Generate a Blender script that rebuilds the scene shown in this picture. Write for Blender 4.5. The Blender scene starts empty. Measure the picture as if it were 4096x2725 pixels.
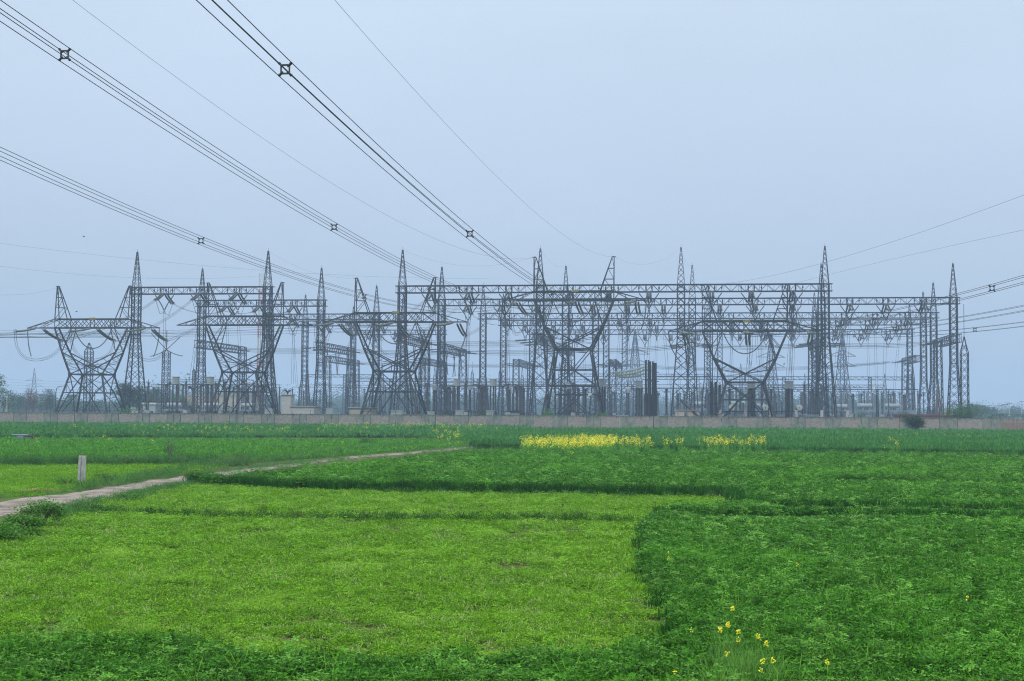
import bpy, math, random
import numpy as np
from mathutils import Vector, Matrix
random.seed(7); rng = np.random.default_rng(11)
R = math.radians
scn = bpy.context.scene; col = scn.collection
# ---------------------------------------------------------------- camera
FP = 5689.0; CX = 2048.0; CY = 1362.5; CAMH = 3.0
pitch = math.atan(289.0/FP); roll = 0.0058
Fw = Vector((0, math.cos(pitch), math.sin(pitch)))
Rt = Vector((1, 0, 0)); Up = Rt.cross(Fw)
Rr = Rt*math.cos(roll) + Up*math.sin(roll); Ur = Up*math.cos(roll) - Rt*math.sin(roll)
cam = bpy.data.objects.new('camera', bpy.data.cameras.new('camera')); col.objects.link(cam)
cam.data.sensor_width = 36; cam.data.lens = 36*FP/4096; cam.data.clip_end = 6000; cam.data.clip_start = .1
m3 = Matrix((Rr, Ur, -Fw)).transposed()
cam.matrix_world = Matrix.Translation((0, 0, CAMH)) @ m3.to_4x4()
scn.camera = cam
def ray(px, py): return Fw*FP + Rr*(px-CX) + Ur*(CY-py)
def at(px, py, Y):
    d = ray(px, py); t = Y/d.y; return Vector((d.x*t, Y, CAMH+d.z*t))
def onz(px, py, z=0.0):
    d = ray(px, py); t = (z-CAMH)/d.z; return Vector((d.x*t, d.y*t, z))
def topix(P):
    v = P-Vector((0, 0, CAMH)); w = v.dot(Fw); return (CX+FP*v.dot(Rr)/w, CY-FP*v.dot(Ur)/w)
PSI = R(7.0); TP = math.tan(PSI)
AX = Vector((math.cos(PSI), -math.sin(PSI), 0)); AY = Vector((math.sin(PSI), math.cos(PSI), 0))
def onrow(px, Zr):                       # point on a yard line that crosses X=0 at depth Zr
    u = (px-CX)/FP; Z = Zr/(1+TP*u); return Vector((u*Z, Z, 0))
# ---------------------------------------------------------------- materials
def nodes(name):
    m = bpy.data.materials.new(name); m.use_nodes = True
    nt = m.node_tree; b = nt.nodes['Principled BSDF']; return m, nt, b
def N(nt, t, **k):
    n = nt.nodes.new(t)
    for a, v in k.items():
        if a in n.inputs.keys(): n.inputs[a].default_value = v
        else: setattr(n, a, v)
    return n
def mat(name, c1, c2=None, rough=.6, metal=0., scale=1.5, bump=0., spec=.5):
    m, nt, b = nodes(name)
    if c2 is None: c2 = tuple(x*.7 for x in c1)
    tc = N(nt, 'ShaderNodeNewGeometry'); nz = N(nt, 'ShaderNodeTexNoise', Scale=scale, Detail=6.0, Roughness=.6)
    nt.links.new(tc.outputs['Position'], nz.inputs['Vector'])
    r = N(nt, 'ShaderNodeValToRGB'); r.color_ramp.elements[0].position = .35; r.color_ramp.elements[1].position = .68
    r.color_ramp.elements[0].color = (*c1, 1); r.color_ramp.elements[1].color = (*c2, 1)
    nt.links.new(nz.outputs['Fac'], r.inputs['Fac']); nt.links.new(r.outputs['Color'], b.inputs['Base Color'])
    b.inputs['Roughness'].default_value = rough; b.inputs['Metallic'].default_value = metal
    b.inputs['Specular IOR Level'].default_value = spec
    if bump:
        bp = N(nt, 'ShaderNodeBump', Strength=bump); nt.links.new(nz.outputs['Fac'], bp.inputs['Height'])
        nt.links.new(bp.outputs['Normal'], b.inputs['Normal'])
    return m
def leafmat(name, c1, c2, trans=.3, nscale=.25, rough=.65, dark=.55, patch=None, spec=.12):
    """c1..c2 per leaf, modulated by clumpy ground noise; optional third colour in patches"""
    m, nt, b = nodes(name); L = nt.links
    g = N(nt, 'ShaderNodeNewGeometry')
    mx = N(nt, 'ShaderNodeMix', data_type='RGBA'); L.new(g.outputs['Random Per Island'], mx.inputs[0])
    mx.inputs[6].default_value = (*c1, 1); mx.inputs[7].default_value = (*c2, 1)
    nz = N(nt, 'ShaderNodeTexNoise', Scale=nscale, Detail=5.0, Roughness=.65); L.new(g.outputs['Position'], nz.inputs['Vector'])
    mr = N(nt, 'ShaderNodeMapRange'); mr.inputs['From Min'].default_value = .32; mr.inputs['From Max'].default_value = .68
    mr.inputs['To Min'].default_value = dark; mr.inputs['To Max'].default_value = 1.15; L.new(nz.outputs['Fac'], mr.inputs['Value'])
    mu = N(nt, 'ShaderNodeVectorMath', operation='SCALE'); L.new(mx.outputs[2], mu.inputs[0]); L.new(mr.outputs[0], mu.inputs['Scale'])
    out = mu.outputs[0]
    if patch:
        n2 = N(nt, 'ShaderNodeTexNoise', Scale=patch[1], Detail=4.0, Roughness=.6); L.new(g.outputs['Position'], n2.inputs['Vector'])
        m2 = N(nt, 'ShaderNodeMapRange'); m2.inputs['From Min'].default_value = patch[2]; m2.inputs['From Max'].default_value = patch[2]+.14
        L.new(n2.outputs['Fac'], m2.inputs['Value'])
        x2 = N(nt, 'ShaderNodeMix', data_type='RGBA'); L.new(m2.outputs[0], x2.inputs[0]); L.new(out, x2.inputs[6])
        x2.inputs[7].default_value = (*patch[0], 1); out = x2.outputs[2]
    L.new(out, b.inputs['Base Color']); b.inputs['Roughness'].default_value = rough
    b.inputs['Specular IOR Level'].default_value = spec
    if trans:
        tr = N(nt, 'ShaderNodeBsdfTranslucent'); L.new(out, tr.inputs['Color'])
        ms = N(nt, 'ShaderNodeMixShader'); ms.inputs[0].default_value = trans
        L.new(b.outputs[0], ms.inputs[1]); L.new(tr.outputs[0], ms.inputs[2])
        L.new(ms.outputs[0], nt.nodes['Material Output'].inputs['Surface'])
    return m
M = {}
M['steel'] = mat('galvanised_steel', (.005, .007, .011), (.022, .022, .023), .65, .05, .7)
M['steel2'] = mat('weathered_steel', (.004, .007, .013), (.013, .018, .026), .65, .05, .7)
M['pale'] = mat('pale_painted_metal', (.30, .33, .32), (.22, .25, .24), .6, 0, 1.2)
M['insul'] = mat('brown_glazed_porcelain', (.014, .014, .017), (.03, .028, .032), .35, 0, 4)
M['olive'] = mat('olive_glass_insulator', (.07, .08, .06), (.11, .12, .09), .35, 0, 3)
M['red'] = mat('dark_red_insulator', (.10, .03, .035), (.06, .022, .03), .4, 0, 3)
M['glass'] = mat('pale_green_insulator', (.25, .3, .24), (.36, .4, .32), .3, 0, 3)
M['wire'] = mat('dark_aluminium_wire', (.008, .01, .012), (.014, .016, .02), .6, .2, 1)
M['black'] = mat('black_pole', (.012, .012, .014), (.02, .02, .024), .5, 0, 1)
M['white'] = mat('white_enamel', (.5, .52, .48), (.4, .42, .38), .5, 0, 1.5)
M['grey'] = mat('grey_paint', (.22, .25, .27), (.3, .33, .35), .5, 0, .8)
M['tank'] = mat('blue_grey_tank_paint', (.13, .17, .2), (.2, .24, .27), .5, 0, .6)
M['cream'] = mat('cream_render', (.36, .33, .27), (.27, .25, .2), .85, 0, .5, .1)
M['maroon'] = mat('maroon_paint', (.16, .05, .05), (.1, .04, .04), .7, 0, 1)
M['window'] = mat('dark_window_glass', (.02, .025, .03), (.03, .035, .04), .1, 0, 1)
M['bark'] = mat('grey_brown_bark', (.09, .07, .055), (.15, .12, .1), .9, 0, 3, .3)
M['concrete'] = mat('pale_concrete', (.42, .41, .39), (.26, .25, .24), .9, 0, 6, .25)
M['yellow'] = mat('yellow_plate', (.33, .27, .03), (.26, .2, .03), .6, 0, 6)
M['orange'] = mat('rusty_red_paint', (.35, .06, .04), (.3, .05, .04), .7, 0, 2)
M['char'] = mat('black_lettering', (.02, .02, .015), (.03, .03, .02), .6)
# ---------------------------------------------------------------- mesh building
class MB:
    def __init__(s): s.v = []; s.f = []; s.m = []
    def quadstrip(s, rings, cap=True, mi=0):
        n = len(rings[0]); b = len(s.v)
        for r in rings: s.v.extend([tuple(p) for p in r])
        for i in range(len(rings)-1):
            for j in range(n):
                k = (j+1) % n
                s.f.append((b+i*n+j, b+i*n+k, b+(i+1)*n+k, b+(i+1)*n+j)); s.m.append(mi)
        if cap:
            s.f.append(tuple(b+j for j in range(n-1, -1, -1))); s.m.append(mi)
            s.f.append(tuple(b+(len(rings)-1)*n+j for j in range(n))); s.m.append(mi)
    def bar(s, p, q, w=.12, h=None, mi=0):
        p = Vector(p); q = Vector(q); d = q-p
        if d.length < 1e-6: return
        d.normalize(); a = Vector((0, 0, 1)) if abs(d.z) < .9 else Vector((0, 1, 0))
        x = d.cross(a).normalized(); y = x.cross(d); h = h or w
        o = [x*(w/2)+y*(h/2), -x*(w/2)+y*(h/2), -x*(w/2)-y*(h/2), x*(w/2)-y*(h/2)]
        s.quadstrip([[p+k for k in o], [q+k for k in o]], True, mi)
    def tube(s, pts, r, n=5, cap=True, mi=0):
        pts = [Vector(p) for p in pts]; rings = []
        rr = r if isinstance(r, (list, tuple)) else [r]*len(pts)
        for i, p in enumerate(pts):
            d = (pts[min(i+1, len(pts)-1)]-pts[max(i-1, 0)]).normalized()
            a = Vector((0, 0, 1)) if abs(d.z) < .95 else Vector((0, 1, 0))
            x = d.cross(a).normalized(); y = x.cross(d)
            rings.append([p+(x*math.cos(2*math.pi*k/n)+y*math.sin(2*math.pi*k/n))*rr[i] for k in range(n)])
        s.quadstrip(rings, cap, mi)
    def lathe(s, prof, c=(0, 0, 0), n=8, mi=0):
        c = Vector(c)
        s.quadstrip([[c+Vector((r*math.cos(2*math.pi*k/n), r*math.sin(2*math.pi*k/n), z)) for k in range(n)] for r, z in prof], True, mi)
    def box(s, c, d, mi=0, rz=0):
        c = Vector(c); hx, hy, hz = d[0]/2, d[1]/2, d[2]/2; Q = Matrix.Rotation(rz, 3, 'Z')
        s.quadstrip([[c+Q@Vector((x*hx, y*hy, z*hz)) for x, y in ((-1, -1), (1, -1), (1, 1), (-1, 1))] for z in (-1, 1)], True, mi)
    def ribbed(s, pts, r0, r1, nrib, n=7, mi=0):
        """insulator: sheds of radius r1 on a core r0 along a polyline"""
        pts = [Vector(p) for p in pts]; L = [0]
        for a, b in zip(pts, pts[1:]): L.append(L[-1]+(b-a).length)
        def P(t):
            t *= L[-1]
            for i in range(len(pts)-1):
                if t <= L[i+1] or i == len(pts)-2:
                    k = (t-L[i])/(L[i+1]-L[i]); return pts[i].lerp(pts[i+1], k)
        q = []; rr = []
        for i in range(nrib):
            q += [P((i+.05)/nrib), P((i+.4)/nrib), P((i+.6)/nrib), P((i+.95)/nrib)]; rr += [r0, r1, r1*.9, r0]
        s.tube(q, rr, n, True, mi)
    def ring(s, c, rad, r=.04, ax='z', n=14, mi=0):
        c = Vector(c); rings = []
        for i in range(n+1):
            a = 2*math.pi*i/n; u = {'z': Vector((math.cos(a), math.sin(a), 0)), 'y': Vector((math.cos(a), 0, math.sin(a))), 'x': Vector((0, math.cos(a), math.sin(a)))}[ax]
            w = {'z': Vector((0, 0, 1)), 'y': Vector((0, 1, 0)), 'x': Vector((1, 0, 0))}[ax]
            rings.append([c+u*(rad+r*math.cos(b))+w*(r*math.sin(b)) for b in (0, 1.57, 3.14, 4.71)])
        s.quadstrip(rings, False, mi)
    def mesh(s, name, mats, smooth=False):
        me = bpy.data.meshes.new(name); me.from_pydata(s.v, [], s.f)
        for m in (mats if isinstance(mats, list) else [mats]): me.materials.append(m)
        if any(s.m): me.polygons.foreach_set('material_index', s.m)
        if smooth: me.polygons.foreach_set('use_smooth', [True]*len(s.f))
        me.update(); return me
    def build(s, name, mats, parent=None, loc=None, smooth=False):
        return link(name, s.mesh(name, mats, smooth), parent, loc)
def link(name, me, parent=None, loc=None, rz=0., scale=None, par_keep=False):
    o = bpy.data.objects.new(name, me); col.objects.link(o); o.parent = parent
    if loc is not None: o.location = loc
    if rz: o.rotation_euler[2] = rz
    if scale is not None: o.scale = scale
    return o
def tag(o, label=None, cat=None, group=None, kind=None):
    if label: o['label'] = label
    if cat: o['category'] = cat
    if group: o['group'] = group
    if kind: o['kind'] = kind
    return o
def thing(name, label, cat, loc=(0, 0, 0), rz=0., group=None):
    o = bpy.data.objects.new(name, None); col.objects.link(o); o.location = loc; o.rotation_euler[2] = rz
    o.empty_display_size = .3
    return tag(o, label, cat, group)
ORD = ['first', 'second', 'third', 'fourth', 'fifth', 'sixth', 'seventh', 'eighth', 'ninth', 'tenth', 'eleventh', 'twelfth', 'thirteenth',
       'fourteenth', 'fifteenth', 'sixteenth', 'seventeenth', 'eighteenth', 'nineteenth', 'twentieth'] + ['twenty-'+x for x in
       ('first', 'second', 'third', 'fourth', 'fifth', 'sixth', 'seventh', 'eighth', 'ninth')]
# ---------------------------------------------------------------- world, sun, air
w = bpy.data.worlds.new('World'); scn.world = w; w.use_nodes = True; nt = w.node_tree; bg = nt.nodes['Background']
SUN_EL, SUN_AZ = R(48), R(215)      # azimuth of the sun measured from +Y clockwise
sky = N(nt, 'ShaderNodeTexSky'); sky.sky_type = 'NISHITA'; sky.sun_disc = False
sky.sun_elevation = SUN_EL; sky.sun_rotation = SUN_AZ; sky.dust_density = 4; sky.air_density = 1.2
tcw = N(nt, 'ShaderNodeTexCoord'); sx = N(nt, 'ShaderNodeSeparateXYZ'); nt.links.new(tcw.outputs['Generated'], sx.inputs[0])
ramp = N(nt, 'ShaderNodeValToRGB'); e = ramp.color_ramp.elements
e[0].position = 0.0; e[0].color = (.48, .595, .745, 1); e[1].position = 1.0; e[1].color = (1.9, 2.1, 2.25, 1)
for p, c in ((.06, (.515, .64, .81, 1)), (.15, (.59, .715, .89, 1)), (.28, (.69, .825, 1.0, 1)), (.6, (1.35, 1.55, 1.75, 1))):
    k = e.new(p); k.color = c
nt.links.new(sx.outputs['Z'], ramp.inputs['Fac'])
nzs = N(nt, 'ShaderNodeTexNoise', Scale=1.7, Detail=5.0, Roughness=.55); mp = N(nt, 'ShaderNodeMapping'); mp.inputs['Scale'].default_value = (1, 1, 3)
nt.links.new(tcw.outputs['Generated'], mp.inputs[0]); nt.links.new(mp.outputs[0], nzs.inputs['Vector'])
mr = N(nt, 'ShaderNodeMapRange'); mr.inputs['From Min'].default_value = .3; mr.inputs['From Max'].default_value = .7
mr.inputs['To Min'].default_value = .94; mr.inputs['To Max'].default_value = 1.06; nt.links.new(nzs.outputs['Fac'], mr.inputs['Value'])
vs = N(nt, 'ShaderNodeVectorMath', operation='SCALE'); nt.links.new(ramp.outputs[0], vs.inputs[0]); nt.links.new(mr.outputs[0], vs.inputs['Scale'])
vn = N(nt, 'ShaderNodeVectorMath', operation='SCALE'); nt.links.new(sky.outputs[0], vn.inputs[0]); vn.inputs['Scale'].default_value = .08
mxs = N(nt, 'ShaderNodeMix', data_type='RGBA'); mxs.inputs[0].default_value = .85
nt.links.new(vn.outputs[0], mxs.inputs[6]); nt.links.new(vs.outputs[0], mxs.inputs[7])
nt.links.new(mxs.outputs[2], bg.inputs['Color']); bg.inputs['Strength'].default_value = 1.0
sl = bpy.data.lights.new('sun', 'SUN'); sl.energy = 1.7; sl.angle = R(12); sl.color = (1, .96, .9)
so = bpy.data.objects.new('sun', sl); col.objects.link(so); so.rotation_euler = (R(90)-SUN_EL, 0, -SUN_AZ+math.pi)
# direction check: lamp shines along -Z of its matrix
sd = Vector((math.sin(SUN_AZ)*math.cos(SUN_EL), math.cos(SUN_AZ)*math.cos(SUN_EL), math.sin(SUN_EL)))
so.rotation_euler = sd.to_track_quat('Z', 'Y').to_euler()
scn.view_settings.view_transform = 'Standard'; scn.view_settings.look = 'None'; scn.view_settings.exposure = 0; scn.view_settings.gamma = 1
try:
    scn.cycles.max_bounces = 6; scn.cycles.volume_bounces = 1; scn.cycles.diffuse_bounces = 3; scn.cycles.glossy_bounces = 2
    scn.cycles.transmission_bounces = 3; scn.cycles.transparent_max_bounces = 8; scn.cycles.use_fast_gi = False; scn.cycles.filter_width = 1.15; scn.cycles.denoising_prefilter = 'NONE'
except Exception: pass
# the hazy air
hz, hnt, hb = nodes('hazy_air'); hnt.nodes.remove(hb)
pv = N(hnt, 'ShaderNodeVolumePrincipled'); pv.inputs['Density'].default_value = .00050; pv.inputs['Color'].default_value = (.56, .73, 1.0, 1)
pv.inputs['Anisotropy'].default_value = .0
hnt.links.new(pv.outputs[0], hnt.nodes['Material Output'].inputs['Volume'])
b = MB(); b.box((0, 1150, 37.5), (4400, 2900, 77)); hzo = b.build('haze', hz); tag(hzo, 'pale blue haze hanging over the whole yard', None, None, 'stuff')
# ================================================================ pylons
def lerp(a, b, t): return a+(b-a)*t
def face_pts(hx, hy, z):        # four corners of a square frame
    return [Vector((sx_*hx, sy_*hy, z)) for sx_, sy_ in ((-1, -1), (1, -1), (1, 1), (-1, 1))]
def lattice(mb, secs, lw=.16, bw=.08, horiz=True, cross=True):
    """secs: list of (hx, hy, z); four legs, X braces on every face of every section"""
    for (a, b) in zip(secs, secs[1:]):
        A = face_pts(*a); B = face_pts(*b)
        for i in range(4):
            j = (i+1) % 4
            mb.bar(A[i], B[i], lw)
            mb.bar(A[i], B[j], bw)
            if cross: mb.bar(A[j], B[i], bw)
            if horiz: mb.bar(B[i], B[j], bw)
def panels(z0, h0, z1, h1, ratio=1.0):
    """section list whose panel height follows the width"""
    out = [(h0, h0, z0)]; z = z0
    while True:
        h = lerp(h0, h1, (z-z0)/(z1-z0)); st = 2*h*ratio
        if z+st*1.5 > z1: out.append((h1, h1, z1)); return out
        z += st; h = lerp(h0, h1, (z-z0)/(z1-z0)); out.append((h, h, z))
def pylon(px, Y, zb, label, plate=None, extra=0., name='transmission_pylon', small_plates=True):
    base = at(px, 1300, Y); t = thing(name, label, 'pylon', (base.x, Y, 0), -PSI, 'cat-head transmission pylons behind the wall')
    st = M['steel']
    zw = zb-9.3; zk = zb-4.9; zc = zb-7.7; zt = zb+1.75
    WX, WY, KX, KY, BX, BY = 3.3, 3.0, 5.55, 1.9, 7.6, 1.0
    # lower body
    m = MB(); F = face_pts(5.9, 5.6, 0); W = face_pts(WX, WY, zw)
    def leg(z): k = z/zw; return [lerp(F[i], W[i], k) for i in range(4)]
    for i in range(4): m.bar(F[i], W[i], .3)
    if extra:
        z1 = zw*.74; z2 = zw*.54; z3 = zw*.43; lv = [z1, z2, z3]
    else:
        z1 = None; z2 = zw*.64; z3 = zw*.34; lv = [z2]
    for z in lv:
        P = leg(z)
        for i in range(4): m.bar(P[i], P[(i+1) % 4], .17)
    for i in range(4):
        j = (i+1) % 4
        def fp(z, k): P = leg(z); return lerp(P[i], P[j], k)
        if extra:
            c = fp(z1, .5); m.bar(W[i], c, .15); m.bar(W[j], c, .15)
            m.bar(c, fp(z2, 0), .13); m.bar(c, fp(z2, 1), .13)
            m.bar(fp(z1*.9+zw*.1, .1), fp(z1, .3), .07)
            m.bar(fp(z2, .04), fp(z3, .5), .1); m.bar(fp(z2, .96), fp(z3, .5), .1)
            m.bar(fp(z3, .38), F[j]*.97, .16); m.bar(fp(z3, .62), F[i]*.97, .16)
            zz = z3; 
        else:
            m.bar(W[i], fp(z2, .62), .16); m.bar(W[j], fp(z2, .38), .16)
            m.bar(fp(z2, .62), F[j], .16); m.bar(fp(z2, .38), F[i], .16)
            zz = z2
            for sgn, e in ((0, F[i]), (1, F[j])):       # sub-braces between waist and horizontal
                m.bar(fp(lerp(z2, zw, .5), sgn), fp(lerp(z2, zw, .62), abs(sgn-.22)), .07)
                m.bar(fp(lerp(z2, zw, .5), sgn), fp(z2, abs(sgn-.2)), .07)
        for sgn in (0, 1):                              # redundants near the foot
            for k1, k2 in ((.5, .32), (.5, .62), (.22, .32)):
                q = lerp(F[i] if sgn == 0 else F[j], fp(zz, .5+(.5-sgn)*-.24*-1 if False else .5), k2)
                m.bar(fp(zz*k1, sgn), lerp(F[j] if sgn else F[i], fp(zz, .62 if sgn == 0 else .38) if False else fp(zz, .38 if sgn == 0 else .62), k2), .07)
            m.bar(fp(zz*.45, sgn), fp(zz*.45, abs(sgn-.24)), .08)
    for p in F: m.box((p.x, p.y, .25), (.9, .9, .5))
    m.build('lower_body', st, t)
    # waist frame
    m = MB()
    for i in range(4): m.bar(W[i], W[(i+1) % 4], .24); m.box(W[i], (.55, .5, .6))
    m.bar(W[0], W[2], .09); m.bar(W[1], W[3], .09)
    m.build('waist_frame', st, t)
    # cage of the head: two faces
    m = MB()
    for sy in (-1, 1):
        for sx in (-1, 1):
            w_ = Vector((sx*WX, sy*WY, zw)); k_ = Vector((sx*KX, sy*KY, zk)); b_ = Vector((sx*BX, sy*BY, zb)); c_ = Vector((0, sy*lerp(WY, KY, .4), zc))
            s_ = Vector((sx*4.0, sy*BY, zb))
            m.bar(w_, k_, .3); m.bar(k_, b_, .28); m.bar(s_, k_, .14); m.bar(k_, c_, .2); m.bar(c_, Vector((-sx*WX, sy*WY, zw)), .17)
            m.bar(s_, lerp(b_, k_, .62), .09); m.bar(lerp(s_, k_, .5), lerp(b_, k_, .62), .06)
            # inner braces of the V between leg and strut
            l1 = lerp(w_, k_, .52); c1 = lerp(k_, c_, .45); c2 = lerp(k_, c_, .72)
            m.bar(l1, c1, .08); m.bar(l1, c_, .09); m.bar(lerp(w_, k_, .25), c_, .06); m.bar(lerp(l1, c_, .45), c2, .06); m.bar(lerp(w_, k_, .78), lerp(k_, c_, .2), .06)
        m.bar((0, sy*lerp(WY, KY, .4), zc), (0, sy*WY, zw), .14)
        m.bar((WX*.5, sy*WY, zw), lerp(Vector((0, sy*2.6, zc)), Vector((WX, sy*WY, zw)), .5), .07)
        m.bar((-WX*.5, sy*WY, zw), lerp(Vector((0, sy*2.6, zc)), Vector((-WX, sy*WY, zw)), .5), .07)
    for sx in (-1, 1):
        prev = None; n = 9
        for i in range(n+1):
            k = i/n
            if k < .5: q = k/.5; x, y, z = lerp(WX, KX, q), lerp(WY, KY, q), lerp(zw, zk, q)
            else: q = (k-.5)/.5; x, y, z = lerp(KX, BX, q), lerp(KY, BY, q), lerp(zk, zb, q)
            a = Vector((sx*x, -y, z)); b = Vector((sx*x, y, z))
            if prev:
                (m.bar(prev[0], b, .07) if i % 2 else m.bar(prev[1], a, .07))
                m.bar(a, b, .06)
            prev = (a, b)
    m.bar((0, -2.5, zc), (0, 2.5, zc), .1)
    m.build('head_frame', st, t)
    # beam between the peaks
    m = MB()
    for sy in (-1, 1):
        m.bar((-BX-.1, sy*BY, zb), (BX+.1, sy*BY, zb), .22); m.bar((-BX-.1, sy*BY, zt), (BX+.1, sy*BY, zt), .2)
        xs = [-7.6, -4.9, -4.0, -2.0, 0, 2.0, 4.0, 4.9, 7.6]
        for x in (-7.6, -5.2, -4.0, -.15, 4.0, 5.2, 7.6): m.bar((x, sy*BY, zb), (x, sy*BY, zt), .1)
        xs = [-7.6, -5.2, -3.9, -2.2, -.6, 1.0, 2.5, 3.9, 5.2, 7.6]
        for a, b in zip(xs, xs[1:]):
            m.bar((a, sy*BY, zb), (b, sy*BY, zt), .1); m.bar((a, sy*BY, zt), (b, sy*BY, zb), .1)
    for x in [-7.6+i*1.9 for i in range(9)]:
        m.bar((x, -BY, zb), (x, BY, zb), .09); m.bar((x, -BY, zt), (x, BY, zt), .09)
        if x < 7: m.bar((x, -BY, zb), (x+1.9, BY, zb), .06); m.bar((x, -BY, zt), (x+1.9, BY, zt), .06)
    m.build('crossbeam', st, t)
    # arms
    for sx in (-1, 1):
        m = MB(); tip = Vector((sx*13.8, 0, zb))
        for sy in (-1, 1):
            m.bar((sx*BX, sy*BY, zb), tip, .18); m.bar((sx*BX, sy*BY, zt), tip, .12)
            m.bar((sx*BX, sy*BY, zt), lerp(Vector((sx*BX, sy*BY, zb)), tip, .55), .09)
            for k in (.35, .7): m.bar(lerp(Vector((sx*BX, sy*BY, zb)), tip, k), lerp(Vector((sx*BX, sy*BY, zt)), tip, k), .07)
        for k in (.2, .45, .7): m.bar(lerp(Vector((sx*BX, -BY, zb)), tip, k), lerp(Vector((sx*BX, BY, zb)), tip, k), .08); m.bar(lerp(Vector((sx*BX, -BY, zb)), tip, k-.2), lerp(Vector((sx*BX, BY, zb)), tip, k), .06)
        m.build('arm', st, t)
        # earth wire peak
        m = MB(); zp = zt+6.6; hs = [0, .27, .6, .93, 1]
        for sy in (-1, 1):
            o0 = Vector((sx*BX, sy*BY, zt)); o1 = Vector((sx*7.65, sy*.12, zp)); i0 = Vector((sx*5.0, sy*BY, zt)); i1 = Vector((sx*7.3, sy*.12, zp))
            m.bar(o0, o1, .15); m.bar(i0, i1, .15)
            for k, k2 in ((0, .35), (.35, .66)):
                m.bar(lerp(o0, o1, k2), lerp(i0, i1, k2), .08); m.bar(lerp(o0, o1, k), lerp(i0, i1, k2), .08)
            m.bar(lerp(o0, o1, .66), lerp(i0, i1, .99), .06)
        for k in (.35, .66): 
            for a, b in ((7.6, 7.65), (5.0, 7.3)): m.bar((sx*lerp(a, b, k), -lerp(1, .12, k), lerp(zt, zp, k)), (sx*lerp(a, b, k), lerp(1, .12, k), lerp(zt, zp, k)), .07)
        m.bar((sx*7.3, 0, zp), (sx*7.7, 0, zp), .2); m.bar((sx*7.3, 0, zp-.05), (sx*8.0, 0, zp-.02), .1)
        m.build('earth_wire_peak', st, t)
    if plate:
        m = MB(); m.box((.3, -BY-.16, zt+.03), (1.25, .05, .38)); pl = m.build('number_plate', M['yellow'], t)
        cu = bpy.data.curves.new('lettering', 'FONT'); cu.body = plate; cu.size = .38; cu.align_x = 'CENTER'; cu.align_y = 'CENTER'; cu.extrude = .01
        tmp = bpy.data.objects.new('tmp', cu); me = bpy.data.meshes.new_from_object(tmp); bpy.data.objects.remove(tmp)
        me.materials.clear(); me.materials.append(M['char']); lo = link('lettering', me, pl, (.3, -BY-.2, zt+.03)); lo.rotation_euler = (R(90), 0, 0)
    if extra:
        P = leg(z3)
        for q, mm in ((lerp(P[0], P[1], .14), 'pale'), (lerp(P[0], P[1], .86), 'white')):
            m = MB(); m.box((q.x, q.y-.18, q.z), (.62, .05, .42)); m.build('sign_plate', M[mm], t)
    t['_zb'] = zb
    return t
P1 = pylon(373, 283, 19.4, 'dark pylon at the far left end of the row with wires leaving leftwards', 'TLL 60')
P2 = pylon(978, 279, 19.9, 'pylon with bare empty crossarms, second from the left in the row')
P3 = pylon(1580, 267, 19.9, 'middle pylon of the row, yellow plate on its crossbeam, red jumper strings', 'TLL 61')
P4 = pylon(2295, 270, 24.4, 'tallest pylon of the row, raised above the others, receiving the overhead bundles', 'TL 62', extra=5)
P5 = pylon(2979, 257, 18.0, 'lower broad pylon at the right end of the row with yellow plate', 'TLL 62')
for p in (P1, P2, P3, P4, P5): del p['_zb']
# ================================================================ gantries
ZB, ZT, ZP = 28.8, 30.3, 38.2
def column_mesh(hb, zk, htop=.78, ztop=ZT):
    m = MB(); secs = panels(0, hb, zk, htop, .8)+panels(zk, htop, ztop, htop, .95)[1:]
    lattice(m, secs, .23, .085, False)
    for z in (zk, ZB-9, ZB):
        A = face_pts(htop, htop, z)
        for i in range(4): m.bar(A[i], A[(i+1) % 4], .14)
    for p in face_pts(hb, hb, .2): m.box(p, (.8, .8, .4))
    return m.mesh('column', M['steel2'])
def spire_mesh():
    m = MB(); secs = [(lerp(.78, .12, k), lerp(.78, .12, k), lerp(ZT, ZP-.2, k)) for k in (0, .17, .33, .48, .62, .75, .88, 1)]
    lattice(m, secs, .11, .055, False); m.box((0, 0, ZP-.1), (.34, .34, .25)); m.bar((0, 0, ZP-.1), (0, 0, ZP+.7), .04)
    return m.mesh('spire', M['steel2'])
def beam_mesh(L, H=ZT-ZB, name='beam', stations=()):
    m = MB(); n = round(L/1.58)
    if n % 2: n += 1
    y0, z0 = H/2, ZB
    for sy in (-1, 1):
        for z in (0, H): m.bar((0, sy*y0, z), (L, sy*y0, z), .2)
        for i in range(n):
            a, b = L*i/n, L*(i+1)/n
            m.bar((a, sy*y0, 0 if i % 2 else H), (b, sy*y0, H if i % 2 else 0), .075)
            if i % 2 == (0 if sy < 0 else 1): m.bar((a, sy*y0, 0), (a, sy*y0, H), .06)
    for z in (0, H):
        for i in range(n): m.bar((L*i/n, -y0, z), (L*(i+1)/n, y0, z), .06)
    for f in stations:
        x = f*L
        for dx in (-.62, .62):
            m.bar((x+dx, -y0, 0), (x+dx, -y0, H), .13); m.bar((x+dx, y0, 0), (x+dx, y0, H), .13); m.box((x+dx, -y0-.02, H*.5), (.3, .24, .5))
        for dx in (-2.1, 2.1): m.bar((x+dx, -y0, 0), (x+dx, -y0, H), .1); m.box((x+dx, -y0-.02, H*.5), (.28, .22, .36))
    return m.mesh(name, M['steel2'])
PH = (.215, .49, .775)
colA = column_mesh(2.3, 19); colB = column_mesh(1.55, 15); colC = column_mesh(1.9, 13); spire = spire_mesh(); beam = beam_mesh(30.0, stations=PH)
ROWZ = {1: 304.6, 2: 341.5, 3: 391, 4: 421, 5: 469}
ROWN = {1: 'front', 2: 'second', 3: 'third', 4: 'fourth', 5: 'rearmost tall'}
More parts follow.
